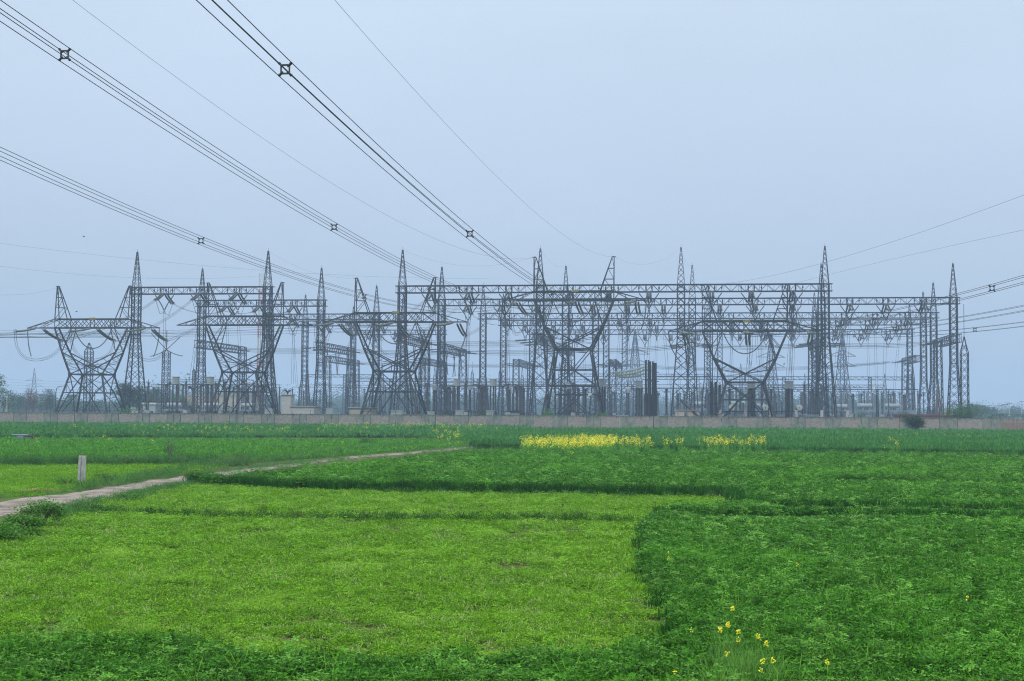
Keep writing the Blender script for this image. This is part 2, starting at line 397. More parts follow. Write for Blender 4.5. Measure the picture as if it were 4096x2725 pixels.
GAN = [(1, (541, 1067), 'left'), (1, (1607, 2160, 2725, 3303), 'right'), (2, (804, 1282), 'left'), (2, (1765, 2263, 2770, 3288, 3817), 'right'),
       (3, (1079, 1504), 'left'), (3, (1932, 2383, 2830, 3280, 3737), 'right'), (4, (1219, 1612), 'left'), (4, (2013, 2425, 2840, 3260, 3696), 'right'),
       (5, (1412, 1770), 'left'), (5, (2128, 2499, 2880, 3260, 3641), 'right')]
GDESC = {(1, 'left'): 'single-bay steel lattice gantry with two spired columns behind the first two pylons',
         (1, 'right'): 'nearest long steel lattice gantry, three bays wide, behind the tallest pylon',
         (2, 'left'): 'second-row single-bay lattice gantry behind the bare-armed pylon', (2, 'right'): 'four-bay lattice gantry reaching furthest right, its end column tallest there',
         (3, 'left'): 'hazy single-bay gantry, third row back, behind the middle pylon', (3, 'right'): 'hazy four-bay gantry in the third row back',
         (4, 'left'): 'faint single-bay gantry, fourth row back, left of the tallest pylon', (4, 'right'): 'faint four-bay gantry with low spires, fourth row back',
         (5, 'left'): 'palest single-bay gantry, fifth row back, left half of the yard', (5, 'right'): 'palest four-bay gantry, lowest beam line of the five rows'}
BAYS = []          # (row, side, bay index, left pt, right pt)
nospire = {(3, 'right', 1), (3, 'right', 3), (4, 'right', 2)}
for row, pxs, side in GAN:
    pts = [onrow(p, ROWZ[row]) for p in pxs]; o = pts[0]
    t = thing('gantry', GDESC[(row, side)], 'gantry', o, -PSI, 'tall steel lattice gantries of the switchyard')
    for i, p in enumerate(pts):
        x = (p-o).dot(AX); cm = colA if row == 1 else (colB if row in (2, 5) else colC)
        c = link('column', cm, t, (x, 0, 0))
        if (row, side, i) not in nospire: link('spire', spire, c)
        if i:
            x0 = (pts[i-1]-o).dot(AX); L = x-x0
            link('beam', beam, t, (x0, 0, ZB), 0, (L/30, 1, 1)); BAYS.append((row, side, i-1, pts[i-1], p))
    for sx, p in ((-1, 0.), (1, (pts[-1]-o).dot(AX))):
        m = MB()
        for z in (ZB, ZT):
            m.bar((p, -.6, z), (p+sx*1.5, -.6, z), .16); m.bar((p, .6, z), (p+sx*1.5, .6, z), .14); m.bar((p+sx*1.3, -.6, z), (p+sx*1.3, .6, z), .08)
        m.bar((p+sx*1.3, -.6, ZB), (p+sx*1.3, -.6, ZT), .07)
        m.build('beam_end_stub', M['steel2'], t)
# transverse strain beams (running away from the camera)
def cross_gantry(px, Zr, L, ztop, label, colend=True, hw=.85):
    o = onrow(px, Zr); t = thing('strain_gantry', label, 'gantry', o, -PSI+R(90), 'low strain gantries running away from the wall')
    m = MB(); H = 1.8; n = max(4, round(L/2.3)); z0 = ztop-H
    for sy in (-1, 1):
        for z in (z0, ztop): m.bar((0, sy*hw, z), (L, sy*hw, z), .17)
        for i in range(n): a, b = L*i/n, L*(i+1)/n; m.bar((a, sy*hw, z0), (b, sy*hw, ztop), .07); m.bar((a, sy*hw, z0), (a, sy*hw, ztop), .07)
    for i in range(n):
        for z in (z0, ztop): m.bar((L*i/n, -hw, z), (L*(i+1)/n, hw, z), .05)
    m.build('beam', M['steel2'], t)
    if colend:
        m = MB(); lattice(m, panels(0, 1.15, ztop, .85, .95), .18, .075, False); cm = m.mesh('column', M['steel2'])
        link('column', cm, t, (L, 0, 0))
        if colend == 2: link('column', cm, t, (0, 0, 0))
    return o
XG = [(790, 345, 36, 20.6, 'dark strain beam joined to the second-row gantry between the two left pylons', 1),
      (1268, 347, 36, 20.3, 'dark strain beam left of the middle pylon, hung with post strings', 1),
      (1591, 308, 33, 20.3, 'strain beam right of the middle pylon, joined to the nearest long gantry', 1),
      (2146, 308, 33, 20.3, 'strain beam crossing behind the tallest pylon head', 1),
      (2240, 345, 34, 20.0, 'strain beam just right of the crotch of the tallest pylon', 1),
      (1765, 345, 34, 19.8, 'long dark strain beam between middle and tallest pylons', 1),
      (1310, 424, 38, 19.9, 'hazy deeper strain beam left of the middle pylon', 2), (1690, 430, 38, 19.6, 'hazy deeper strain beam right of the middle pylon', 2),
      (2065, 440, 40, 19.6, 'hazy deeper strain beam left of the tallest pylon', 2), (2452, 440, 40, 19.6, 'hazy deeper strain beam above the ribbed insulators', 2),
      (2765, 343, 24, 21.0, 'dark wedge shaped strain beam seen end on at the left leg of the rightmost pylon', 1),
      (3290, 340, 26, 21.0, 'dark strain beam seen end on behind the right end of the nearest long gantry', 1),
      (3833, 334, 26, 21.4, 'strain beam at the far right end column', 1), (3677, 424, 26, 20.3, 'hazy strain beam left of the far right end columns', 1)]
for a in XG: cross_gantry(*a)
# ================================================================ insulators (shared meshes)
def sagcurve(p, q, sag, n=8): p = Vector(p); q = Vector(q); return [lerp(p, q, i/n)-Vector((0, 0, 4*sag*(i/n)*(1-i/n))) for i in range(n+1)]
def tension_mesh(Lh=4.4, drop=2.0, gap=.6, r=.21, mt='insul', ring=True):
    m = MB()
    for sx in (-1, 1):
        c = [Vector((sx*gap/2, Lh*k, -drop*k**.75)) for k in (.05, .2, .4, .6, .8, .95)]
        m.bar((sx*gap/2, 0, 0), c[0], .07); m.ribbed(c, r*.6, r, 16, 7)
        if ring: m.ring((sx*gap/2, c[-1].y, c[-1].z), .28, .03, 'y', 10)
    m.bar((-gap/2-.1, Lh, -drop), (gap/2+.1, Lh, -drop), .1)
    return m.mesh('tension_string', M[mt])
def vstring_mesh(w=2.1, h=4.2, mt='insul'):
    m = MB()
    for sx in (-1, 1):
        m.ribbed([Vector((sx*w*(1-k)**1.35, 0, -.3-(h-.6)*k)) for k in (0, .25, .5, .75, .93)], .08, .15, 22, 6)
        m.bar((sx*w, 0, 0), (sx*w, 0, -.35), .05)
    m.bar((-.3, 0, -h+.25), (.3, 0, -h+.25), .1); m.ring((0, 0, -h+.15), .25, .03, 'y', 8)
    return m.mesh('suspension_string', M[mt])
tm = tension_mesh(); vm = vstring_mesh()
PN = ('left', 'middle', 'right')
conn = {}
for row, side, bi, a, b in BAYS:
    for k, f in enumerate(PH):
        p = lerp(a, b, f); nm = f"{ROWN[row]} {side} gantry"
        where = f"{PN[k]} phase, bay {['one','two','three','four'][bi]} of the {nm}"
        for rz, wd, off in ((math.pi, 'camera', -.8), (0., 'rear', .8)):
            q = p+AY*off; o = link('insulator_string', tm, None, (q.x, q.y, ZB+.25), -PSI+rz)
            tag(o, f"twin {wd}-side tension insulators at the {where}", 'insulator', 'tension insulator pairs on the gantry beams')
            conn[(row, side, bi, k, wd)] = Vector((q.x, q.y, ZB-1.75))+AY*(4.4 if wd == 'rear' else -4.4)
        if not (row == 1 and side == 'left' and False):
            o = link('insulator_string', vm, None, (p.x, p.y, ZB), -PSI)
            tag(o, f"V shaped hanging insulators at the {where}", 'insulator', 'V shaped insulator strings under the gantry beams')
            if row < 5:
                m = MB(); q = Vector((p.x, p.y, ZB-4.1)); e = p+AY*(-3 if k % 2 else 2.5)+AX*random.uniform(-1.2, 1.2)
                for d in (-.25, .25): m.tube([q+AX*d*.8, lerp(q, Vector((e.x, e.y, 9.8)), .5)+AX*d*1.2, Vector((e.x, e.y, 9.8))+AX*d], .03, 4)
                # jumper loop from both strings to the clamp
                for wd in ('camera', 'rear'):
                    c = conn[(row, side, bi, k, wd)]; m.tube([c, lerp(c, q, .5)-Vector((0, 0, 1.6)), q], .05, 4)
                tag(m.build('dropper_wire', M['wire']), f"dropper wires below the {where}", 'wire', 'dropper wires below the gantries')
# conductors strung between rows
def wire_thing(pq, sag, label, group, off=((-.22, 0), (.22, 0)), r=.028, name='conductor', n=14):
    p, q = pq; t = thing(name, label, 'power line', p, 0, group); d = (q-p); s = Vector((-d.y, d.x, 0)).normalized() if d.length else AX
    for ox, oz in off:
        m = MB(); m.tube([x-p+s*ox+Vector((0, 0, oz)) for x in sagcurve(p, q, sag, n)], r, 4); m.build('strand', M['wire'], t)
    return t
for (row, side, bi, k, wd), c in list(conn.items()):
    if wd != 'rear': continue
    tgt = {(1, 'left', 0): (2, 'left', 0), (2, 'left', 0): (3, 'left', 0), (1, 'right', 0): (2, 'right', 0), (1, 'right', 1): (2, 'right', 1), (1, 'right', 2): (2, 'right', 2),
           (2, 'right', 0): (3, 'right', 0), (2, 'right', 1): (3, 'right', 1), (2, 'right', 2): (3, 'right', 2), (2, 'right', 3): (3, 'right', 3),
           (3, 'left', 0): (4, 'left', 0), (3, 'right', 0): (4, 'right', 0), (3, 'right', 1): (4, 'right', 1), (3, 'right', 2): (4, 'right', 2), (3, 'right', 3): (4, 'right', 3),
           (4, 'right', 0): (5, 'right', 0), (4, 'right', 1): (5, 'right', 1), (4, 'right', 2): (5, 'right', 2), (4, 'right', 3): (5, 'right', 3)}.get((row, side, bi))
    if not tgt: continue
    e = conn[(*tgt, k, 'camera')]
    wire_thing((c, e), 1.1, f"sagging twin conductor behind the {PN[k]} phase, bay {['one','two','three','four'][bi]}, {ROWN[row]} {side} gantry", 'conductors strung between gantry rows')
# ================================================================ overhead bundles with spacers
def spacer_mesh(s=.457):
    m = MB(); h = s*.33
    P = [(-h, -h), (h, -h), (h, h), (-h, h)]
    for i in range(4):
        a, b = P[i], P[(i+1) % 4]; m.bar((a[0], 0, a[1]), (b[0], 0, b[1]), .045, .06)
        q = (a[0]*1.5, a[1]*1.5); m.tube([(a[0]*.8, 0, a[1]*.8), (a[0]*1.15, 0, a[1]*1.15), (q[0], 0, q[1]), (q[0]*1.08, 0, q[1]*1.08)], [.05, .045, .06, .02], 6)
        c = (a[0]*.72, a[1]*.72); m.box((c[0], 0, c[1]), (.07, .045, .07))
    return m.mesh('spacer', M['black'])
spm = spacer_mesh()
def bundle(pts, label, group, spacers=(), r=.017, s=.457, quad=True, name='power_line'):
    """pts: list of world points along the bundle centre; spacers: positions (index fraction)"""
    t = thing(name, label, 'power line', pts[0], 0, group); o = Vector(pts[0])
    d = (Vector(pts[-1])-o); d.z = 0; side = Vector((d.y, -d.x, 0)).normalized()
    for a in (-1, 1):
        for b in ((-1, 1) if quad else (0,)):
            m = MB(); m.tube([Vector(p)-o+side*a*s/2+Vector((0, 0, b*s/2)) for p in pts], r, 5); m.build('conductor', M['wire'], t)
    for k in spacers:
        i = min(int(k), len(pts)-2); p = lerp(Vector(pts[i]), Vector(pts[i+1]), k-i)-o
        c = link('spacer', spm, t, p, math.atan2(side.y, side.x))
    return t
def para_line(fit, b_, a_, d0, d1, n=40):
    """plan line X=a+b*d ; heights from a parabola z(d) through photo samples"""
    ds = []; zs = []
    for px, py in fit:
        lo, hi = d0 if d0 > 5 else 5, 400.
        best = min((abs(topix(Vector((a_+b_*d, d, CAMH+8)))[0]-px), d) for d in np.arange(20, 330, .5)); d = best[1]
        for _ in range(3):
            P = at(px, py, d); z = P.z
            best = min((abs(topix(Vector((a_+b_*e, e, z)))[0]-px), e) for e in np.arange(max(15, d-25), d+25, .1)); d = best[1]
        ds.append(d); zs.append(at(px, py, d).z)
    return ds, np.polyfit(ds, zs, 2)
def z_at(c, d): return c[0]*d*d+c[1]*d+c[2]
OV = []
ph4 = {'A': (2062, [(0, 610), (804, 967), (1457, 1188), (1800, 1240)], (804, 1457)), 'B': (2287, [(0, 45), (257, 208), (1336, 914), (1832, 1162), (2200, 1225)], (257, 1336, 1832)),
       'C': (2512, [(866, 0), (1142, 275), (1879, 949), (2213, 1180), (2400, 1225)], (1142, 1879, 2213))}
BB = .137; ends4 = {}
for k, (px, fit, sp) in ph4.items():
    P = at(px, 1215, 267); off = {'A': 11.4, 'B': 0, 'C': -11.4}
    a_ = P.x-BB*267
    ds, c = para_line(fit+[(px-6, 1215)], BB, a_, 20, 265)
    d1 = 262.5
    pts = [Vector((a_+BB*d, d, z_at(c, d))) for d in np.linspace(-60, d1, 60)]
    # start of the previous span is high behind the camera
    sps = []
    for s in sp:
        i = [q for q, (fx, fy) in enumerate(fit) if fx == s][0]; sps.append((ds[i]+60)/(d1+60)*59)
    lab = {'A': 'four-wire bundle with spacers, lowest and leftmost of the three overhead', 'B': 'four-wire bundle crossing the upper left corner of the sky, middle of three',
           'C': 'four-wire bundle leaving the top edge, steepest of the three overhead'}[k]
    bundle(pts, lab, 'overhead bundles arriving at the tallest pylon', sps); ends4[k] = pts[-1]
BB5 = -.02
ends5 = {}
for k, px, fit, sp, lab in (('P1', 2748, [(4096, 1116), (3967, 1154), (3600, 1250), (3259, 1310)], (3967, 3259), 'upper four-wire bundle slanting down from the right edge with a large spacer'),
                            ('P2', 2986, [(4096, 1233), (3830, 1280), (3579, 1317), (3300, 1338)], (3579,), 'middle four-wire bundle from the right edge'),
                            ('P3', 3222, [(4096, 1298), (3900, 1318), (3650, 1338), (3418, 1344)], (3900, 3418), 'lowest four-wire bundle from the right edge with small spacers')):
    P = at(px, 1330, 254); a_ = P.x-BB5*254
    ds, c = para_line(fit+[(px+10, 1333)], BB5, a_, 20, 250)
    d1 = 249.5; pts = [Vector((a_+BB5*d, d, z_at(c, d))) for d in np.linspace(40, d1, 40)]
    sps = [(ds[[q for q, (fx, fy) in enumerate(fit) if fx == s][0]]-40)/(d1-40)*39 for s in sp]
    bundle(pts, lab, 'overhead bundles arriving at the rightmost pylon', sps); ends5[k] = pts[-1]
# bundles leaving the left pylons to the left
def loc2w(P, x, y, z): 
    c, s = math.cos(-PSI), math.sin(-PSI); return Vector((P.location.x+c*x-s*y, P.location.y+s*x+c*y, z))
D13 = Vector((-.63, -.777, 0))
endsL = {}
for P, zb, nm, sp in ((P1, 19.4, 'far left pylon', ()), (P3, 19.9, 'middle pylon', (25,))):
    for k, x in enumerate((-11.4, 0, 11.4)):
        p0 = loc2w(P, x, 0, zb-.9)+D13*5.2
        pts = [p0+D13*d+Vector((0, 0, -.00028*d*(330-d))) for d in np.linspace(0, 260, 34)]
        bundle(pts, f"four-wire bundle leaving the {PN[k]} arm of the {nm} leftwards" if k != 1 else f"four-wire bundle leaving the window of the {nm} leftwards", 'bundles leaving the left pylons', [s*.4+k*1.3 for s in sp])
        endsL[(P.name, k)] = p0
# strings on the pylons
def capstring(p, q, gap, r, mt, label, group, sag=.35, nr=22, side=None):
    p = Vector(p); q = Vector(q); d = q-p; sd = Vector((-d.y, d.x, 0)).normalized()
    m = MB()
    for s in (-1, 1):
        c = [x-p+sd*s*gap/2 for x in sagcurve(p, q, sag, 6)]
        c = [lerp(c[0], c[1], .3)]+c[1:-1]+[lerp(c[-1], c[-2], .3)]
        m.ribbed(c, r*.78, r, nr, 8); m.bar(sd*s*gap/2, c[0], .08); m.bar(c[-1], q-p+sd*s*gap/2, .08)
    m.bar(q-p-sd*(gap/2+.1), q-p+sd*(gap/2+.1), .16, .08)
    m.ring(q-p, .38, .03, 'x' if abs(d.x) > abs(d.y) else 'y', 12)
    return tag(m.build('insulator_string', M[mt], None, p), label, 'insulator', group)
def beadstring(pts, r, n, mt, label, group):
    o = Vector(pts[0]); m = MB(); m.ribbed([Vector(p)-o for p in pts], r*.35, r, n, 7)
    return tag(m.build('insulator_string', M[mt], None, o), label, 'insulator', group)
def jumper(pts, label, s=.4):
    o = Vector(pts[0]); t = thing('jumper_wire', label, 'wire', o, 0, 'jumper loops under the pylon arms')
    for a in (-1, 1):
        for b in (-1, 1):
            m = MB(); m.tube([Vector(p)-o+AX*a*s/2+Vector((0, 0, b*s/2)) for p in pts], .022, 4); m.build('conductor', M['wire'], t)
    return t
def bez(ps, n=14):
    ps = [Vector(p) for p in ps]; out = []
    for i in range(n+1):
        t = i/n; q = ps
        while len(q) > 1: q = [lerp(a, b, t) for a, b in zip(q, q[1:])]
        out.append(q[0])
    return out
GR = 'tension strings on the pylons'
# targets on the front gantry
tg = {'P1': [conn[(1, 'left', 0, k, 'camera')] for k in range(3)], 'P3': [conn[(1, 'right', 0, k, 'camera')] for k in range(3)],
      'P4': [conn[(1, 'right', 1, k, 'camera')] for k in range(3)], 'P5': [conn[(1, 'right', 2, k, 'camera')] for k in range(3)]}
for key, P, zb, nm, front in (('P1', P1, 19.4, 'far left pylon', 'L'), ('P3', P3, 19.9, 'middle pylon', 'L'), ('P4', P4, 24.4, 'tallest pylon', 'C'), ('P5', P5, 18.0, 'rightmost pylon', 'R')):
    for k, x in enumerate((-11.4, 0, 11.4)):
        an = ('left arm', 'window', 'right arm')[k]
        if front == 'L': fd = D13; e = loc2w(P, x, 0, zb-.9)+fd*5.2
        elif front == 'C': e = [ends4[q] for q in 'ABC'][k]; fd = None
        else: e = [ends5[q] for q in ('P1', 'P2', 'P3')][k]
        p0 = loc2w(P, x+(-.2 if front == 'L' else 0), -.9, zb-.1)
        capstring(p0, e, .6, .2, 'olive', f"fat twin insulators on the line side of the {an}, {nm}", GR, .15)
        g = tg[key][k]; p1 = loc2w(P, x+.5, .9, zb-.15); dd = (g-p1); dd.z = 0; dd.normalize(); q1 = p1+dd*4.6-Vector((0, 0, 2.1))
        capstring(p1, q1, .6, .2, 'olive', f"fat twin insulators on the yard side of the {an}, {nm}", GR, .25)
        wire_thing((q1, g), 1.3, f"slack conductor from the {nm} {an} up to the front gantry", 'slack spans from pylons to gantry', ((-.22, -.2), (.22, -.2), (-.22, .2), (.22, .2)), .022)
        # jumper loop and its support string
        mid = lerp(e, q1, .5); low = Vector((mid.x, mid.y, zb-6.3)) + AX*(-1.5 if k == 0 else (1.5 if k == 2 else 0))
        jumper(bez([e, e-Vector((0, 0, 6.5)), low-Vector((0, 0, 1.2)), q1-Vector((0, 0, 4)), q1]), f"drooping jumper loop at the {an}, {nm}")
        col_ = 'red' if key == 'P3' else 'insul'
        if k == 0: s0 = loc2w(P, -13.7, 0, zb-.1); beadstring(sagcurve(s0, low+Vector((0, 0, .8)), -.0, 1) if False else bez([s0, s0-Vector((0, 0, 3.2)), low+Vector((0, 0, .6))]), .13, 26, col_, f"beaded string hanging from the left arm tip, {nm}", 'beaded jumper strings')
        if k == 2: s0 = loc2w(P, 13.7, 0, zb-.1); beadstring(bez([s0, s0-Vector((0, 0, 3.2)), low+Vector((0, 0, .6))]), .13, 26, col_, f"beaded string hanging from the right arm tip, {nm}", 'beaded jumper strings')
        if k == 1:
            a0 = loc2w(P, -3.8, 0, zb-.3); a1 = loc2w(P, 3.8, 0, zb-.3)
            beadstring(bez([a0, a0+Vector((1.2, 0, -3.6)), loc2w(P, 0, 0, zb-5.6), a1+Vector((-1.2, 0, -3.6)), a1], 18), .14, 46, col_, f"curved beaded string slung under the crossbeam, {nm}", 'beaded jumper strings')
# earth wires
def single(pts, label, r=.012, group='thin earth wires'):
    o = Vector(pts[0]); m = MB(); m.tube([Vector(p)-o for p in pts], r, 4); return tag(m.build('earth_wire', M['wire'], None, o), label, 'wire', group)
for P, zb, x, fit, b_, lab in ((P4, 24.4, -7.7, [(283, 0), (764, 347), (1277, 703), (1738, 947), (1938, 1029)], .137, 'thin earth wire running to the left peak of the tallest pylon'),
                               (P4, 24.4, 7.7, [(1352, 0), (1529, 226), (1877, 608), (2155, 851), (2363, 1008)], .137, 'thin earth wire running to the right peak of the tallest pylon'),
                               (P5, 18.0, -7.7, [(4096, 780), (3500, 990), (3300, 1050)], -.02, 'upper faint earth wire from the right edge'),
                               (P5, 18.0, 7.7, [(4096, 920), (3600, 1030), (3330, 1095)], -.02, 'lower faint earth wire from the right edge')):
    tip = loc2w(P, x, 0, zb+1.75+6.55); a_ = tip.x-b_*tip.y
    ds, c = para_line(fit+[topix(tip)], b_, a_, 20, 270)
    c0 = z_at(c, tip.y); d0 = -60 if b_ > 0 else 60
    single([Vector((a_+b_*d, d, z_at(c, d)+(tip.z-c0)*max(0, (d-200)/(tip.y-200)))) for d in np.linspace(d0, tip.y, 50)], lab)
for i, (y0, y1, Y0, Y1, x1) in enumerate(((958, 1115, 235, 330, 1950), (1047, 1103, 235, 330, 1050), (1140, 1152, 230, 283, 232))):
    single(sagcurve(at(-300, y0-25, Y0), at(x1, y1, Y1), 2.0, 16), ('uppermost', 'middle', 'lowest')[i]+' faint earth wire from the left edge', .012)
pk = [loc2w(p, x, 0, z) for p, x, z in ((P1, 7.7, 27.7), (P2, -7.7, 28.2), (P2, 7.7, 28.2), (P3, -7.7, 28.2), (P4, -7.7, 32.7), (P4, 7.7, 32.7), (P5, -7.7, 26.3))]
sp1 = [onrow(p, ROWZ[1])+Vector((0, 0, ZP)) for p in (541, 1067, 1607, 2160, 2725, 3303)]
for i, (a, b, s) in enumerate(((pk[0], sp1[0], .6), (pk[3], sp1[1], 1.5), (pk[4], sp1[2], 2.5), (pk[4], sp1[3], .4), (pk[5], sp1[4], 2.4), (sp1[4], onrow(2770, ROWZ[2])+Vector((0, 0, ZP)), 1.5), (sp1[3], onrow(2263, ROWZ[2])+Vector((0, 0, ZP)), 1.5), (sp1[5], onrow(3288, ROWZ[2])+Vector((0, 0, ZP)), 1.5))):
    single(sagcurve(a, b, s, 14), f"slack earth wire at the {['first','second','third','fourth','fifth','fifth','fourth','last'][i]} front gantry spire, {'pylon' if i < 5 else 'rear'} side", .01)
# ================================================================ low level strained busbars between the strain beams
def strungbus(a, b, label, r=.03, mt='insul'):
    a = Vector(a); b = Vector(b); d = (b-a).normalized(); t = thing('strung_busbar', label, 'power line', a, 0, 'strung busbars between strain beams')
    L = (b-a).length; o = a; pts = sagcurve(a, b, L*.022, 16)
    def along(s):
        k = s/L*16; i = min(int(k), 15); return lerp(pts[i], pts[i+1], k-i)
    m = MB(); m.ribbed([x-o for x in (along(.4), along(2.2), along(4.2))], .09, .15, 14, 6); m.build('insulator', M[mt], t)
    m = MB(); m.ribbed([x-o for x in (along(L-.4), along(L-2.2), along(L-4.2))], .09, .15, 14, 6); m.build('insulator', M[mt], t)
    m = MB()
    for oz in (-.15, .15): m.tube([x-o+Vector((0, 0, oz)) for x in pts[1:-1]], r, 4)
    m.build('conductor', M['wire'], t)
XB = {}
for i, a in enumerate(XG): XB[i] = (onrow(a[0], a[1]), a[2], a[3])
chains = [(0, 1, 'left'), (1, 5, 'centre-left'), (5, 4, 'centre'), (4, 10, 'centre-right'), (10, 11, 'right'), (11, 12, 'far right'), (2, 3, 'front'), (6, 7, 'rear left'), (7, 8, 'rear centre'), (8, 9, 'rear right'), (9, 13, 'rear far right')]
for i, j, nm in chains:
    for k, f in enumerate((.12, .42, .72)):
        A, LA, zA = XB[i]; B, LB, zB = XB[j]
        a = A+AY*LA*f+Vector((0, 0, zA-1.2)); b = B+AY*LB*f+Vector((0, 0, zB-1.2)); d = (b-a).normalized(); a = a+d*.9; b = b-d*.9
        strungbus(a, b, f"{('near','middle','far')[k]} strung conductor of the {nm} low span")
# hanging strings under the strain beams
m = MB(); m.ribbed([(0, 0, -.2), (0, 0, -5.6)], .07, .13, 24, 6); m.bar((0, 0, 0), (0, 0, -.25), .06); m.ring((0, 0, -5.7), .3, .03, 'z', 10); hang = m.mesh('hanging_string', M['insul'])
n = 0
for i in (1, 2, 5, 4, 9, 10):
    A, L, z = XB[i]
    for k in range(5):
        p = A+AY*L*(.15+.17*k)+AX*(-.3 if k % 2 else .3)
        o = link('insulator_string', hang, None, (p.x, p.y, z-1.8)); o.rotation_euler = (R(4 if k % 2 else -4), R(5 if k % 2 else -5), 0)
        tag(o, f"{ORD[k]} long hanging string from the near end under the {('','left','front left','','centre','centre-left','','','','hazy rear','right')[i]} strain beam", 'insulator', 'strings hanging under strain beams')
# the slim column with radiating strings near the left
o = onrow(665, 330); t = thing('lightning_mast', 'slim lattice column topped by a rod with four strings fanned out, left of centre-left pylon', 'mast', o, -PSI)
m = MB(); lattice(m, panels(0, .8, 17.0, .72, 1.0), .16, .07, False)
A = face_pts(.72, .72, 17)
for p in A: m.bar(p, (0, 0, 17.7), .13)
m.build('column', M['steel2'], t); m = MB(); m.ribbed([(0, 0, 17.7), (0, 0, 22.2)], .08, .13, 20, 6); m.build('rod', M['insul'], t)
for k, (dx, dz) in enumerate(((-3.9, 3.9), (3.3, 3.0), (-4.1, -1.6), (4.1, -1.5))):
    a = Vector((o.x, o.y, 17.6)); e = a+AX*dx*1.0+Vector((0, 0, dz))
    if dz > 0: pts = [a, e]
    else: pts = bez([a, a+AX*dx*.5+Vector((0, 0, -1.3)), e], 6)
    beadstring(pts, .13, 22, 'insul', f"{('upper left','upper right','lower left','lower right')[k]} string fanned from the slim column behind the far left pylon", 'strings fanned from the slim column')
# similar plain masts
def mast(px, Zr, H, hb, ht, label, rod=0., mt='steel2', spike=1.6, name='lattice_mast', cat='mast', group='slim lattice masts in the yard', flare=None):
    o = onrow(px, Zr); t = thing(name, label, cat, o, -PSI, group); m = MB()
    lattice(m, panels(0, hb, H, ht, 1.15), max(.1, ht*.22), max(.05, ht*.09), False)
    m.build('column', M[mt], t)
    if spike: m = MB(); lattice(m, [(ht, ht, H), (ht*.5, ht*.5, H+spike*.5), (.06, .06, H+spike)], .1, .06, False); m.build('spire', M[mt], t)
    if rod: m = MB(); m.tube([(0, 0, H+spike), (0, 0, H+spike+rod)], .05, 5); m.build('rod', M[mt], t)
    return t
mast(355, 335, 17.5, .8, .78, 'slim pointed lattice mast seen through the far left pylon', 0, spike=2.0)
mast(3859, 300, 15.8, .72, .7, 'isolated lattice mast with tall thin rod at the far right', 6.6, spike=3.2)
mast(776, 380, 14, .3, .28, 'thin pale rod mast between the two left pylons', 5, spike=.5)
mast(974, 350, 12.5, .3, .28, 'thin mast hidden in the lower frame of the bare-armed pylon', 3, spike=.5)
mast(2002, 470, 16, .5, .45, 'faint thin mast left of the tallest pylon', 3)
mast(1890, 520, 17, .5, .45, 'faint thin mast among droppers right of the middle pylon', 3)
# the second, deeper switchyard: low hazy gantries
def low_gantry(pxs, Zr, H, label, spikes=True, hb=.9, ht=.55, mt='steel2'):
    pts = [onrow(p, Zr) for p in pxs]; o = pts[0]; t = thing('low_gantry', label, 'gantry', o, -PSI, 'low hazy gantries of the rear yard')
    m = MB(); lattice(m, panels(0, hb, H, ht, 1.1), .16, .08, False); cm = m.mesh('column', M[mt])
    m = MB(); lattice(m, [(ht, ht, H), (ht*.6, ht*.6, H+2), (.08, .08, H+5)], .1, .06, False); sm = m.mesh('spire', M[mt])
    bm = beam_mesh(18., 1.2, 'beam')
    for i, p in enumerate(pts):
        x = (p-o).dot(AX); c = link('column', cm, t, (x, 0, 0))
        if spikes and i % 2 == 0: link('spire', sm, c)
        if i: x0 = (pts[i-1]-o).dot(AX); link('beam', bm, t, (x0, 0, H-1.2), 0, ((x-x0)/18, 1, 1))
low_gantry([2620+i*172 for i in range(7)], 560, 17.5, 'low hazy gantry line left of the far right columns')
low_gantry([1390+i*175 for i in range(7)], 590, 17, 'pale low gantry line low down behind the centre')
low_gantry([2900+i*160 for i in range(5)], 640, 16, 'palest low gantry line at the right rear')
low_gantry([1230+i*150 for i in range(3)], 640, 20, 'pale low gantry left of the middle pylon')
low_gantry([2240+i*150 for i in range(5)], 620, 20, 'pale low gantry seen through the tallest pylon')
# far pylons
def far_pylon(px, Y, H, label, group='distant pylons'):
    o = at(px, 1600, Y); t = thing('distant_pylon', label, 'pylon', (o.x, Y, 0), R(15), group); m = MB(); k = H/30
    secs = [(3*k, 3*k, 0), (2.4*k, 2.4*k, 6*k), (1.9*k, 1.9*k, 11*k), (1.5*k, 1.5*k, 15*k), (1.2*k, 1.2*k, 18.5*k), (1.0*k, 1.0*k, 21.5*k), (.75*k, .75*k, 24.5*k), (.45*k, .45*k, 27.3*k), (.08, .08, 30*k)]
    lattice(m, secs, .2*k, .11*k, True); m.build('body', M['steel2'], t); m = MB()
    for z in (18.6*k, 22*k):
        for sx in (-1, 1):
            for sy in (-1, 1): m.bar((sx*1.1*k, sy*k, z), (sx*5.2*k, 0, z), .14*k); m.bar((sx*1.1*k, sy*k, z+1.5*k), (sx*5.2*k, 0, z), .1*k)
        m.build('crossarm', M['steel2'], t); m = MB()
far_pylon(135, 820, 27, 'tiny distant pylon rising above the left trees')
far_pylon(2540, 700, 44, 'tall ghostly pylon in the haze left of the rightmost pylon')
far_pylon(3085, 620, 38, 'ghostly pylon in the haze behind the rightmost pylon')
far_pylon(3370, 640, 40, 'ghostly pylon in the haze right of the nearest long gantry')
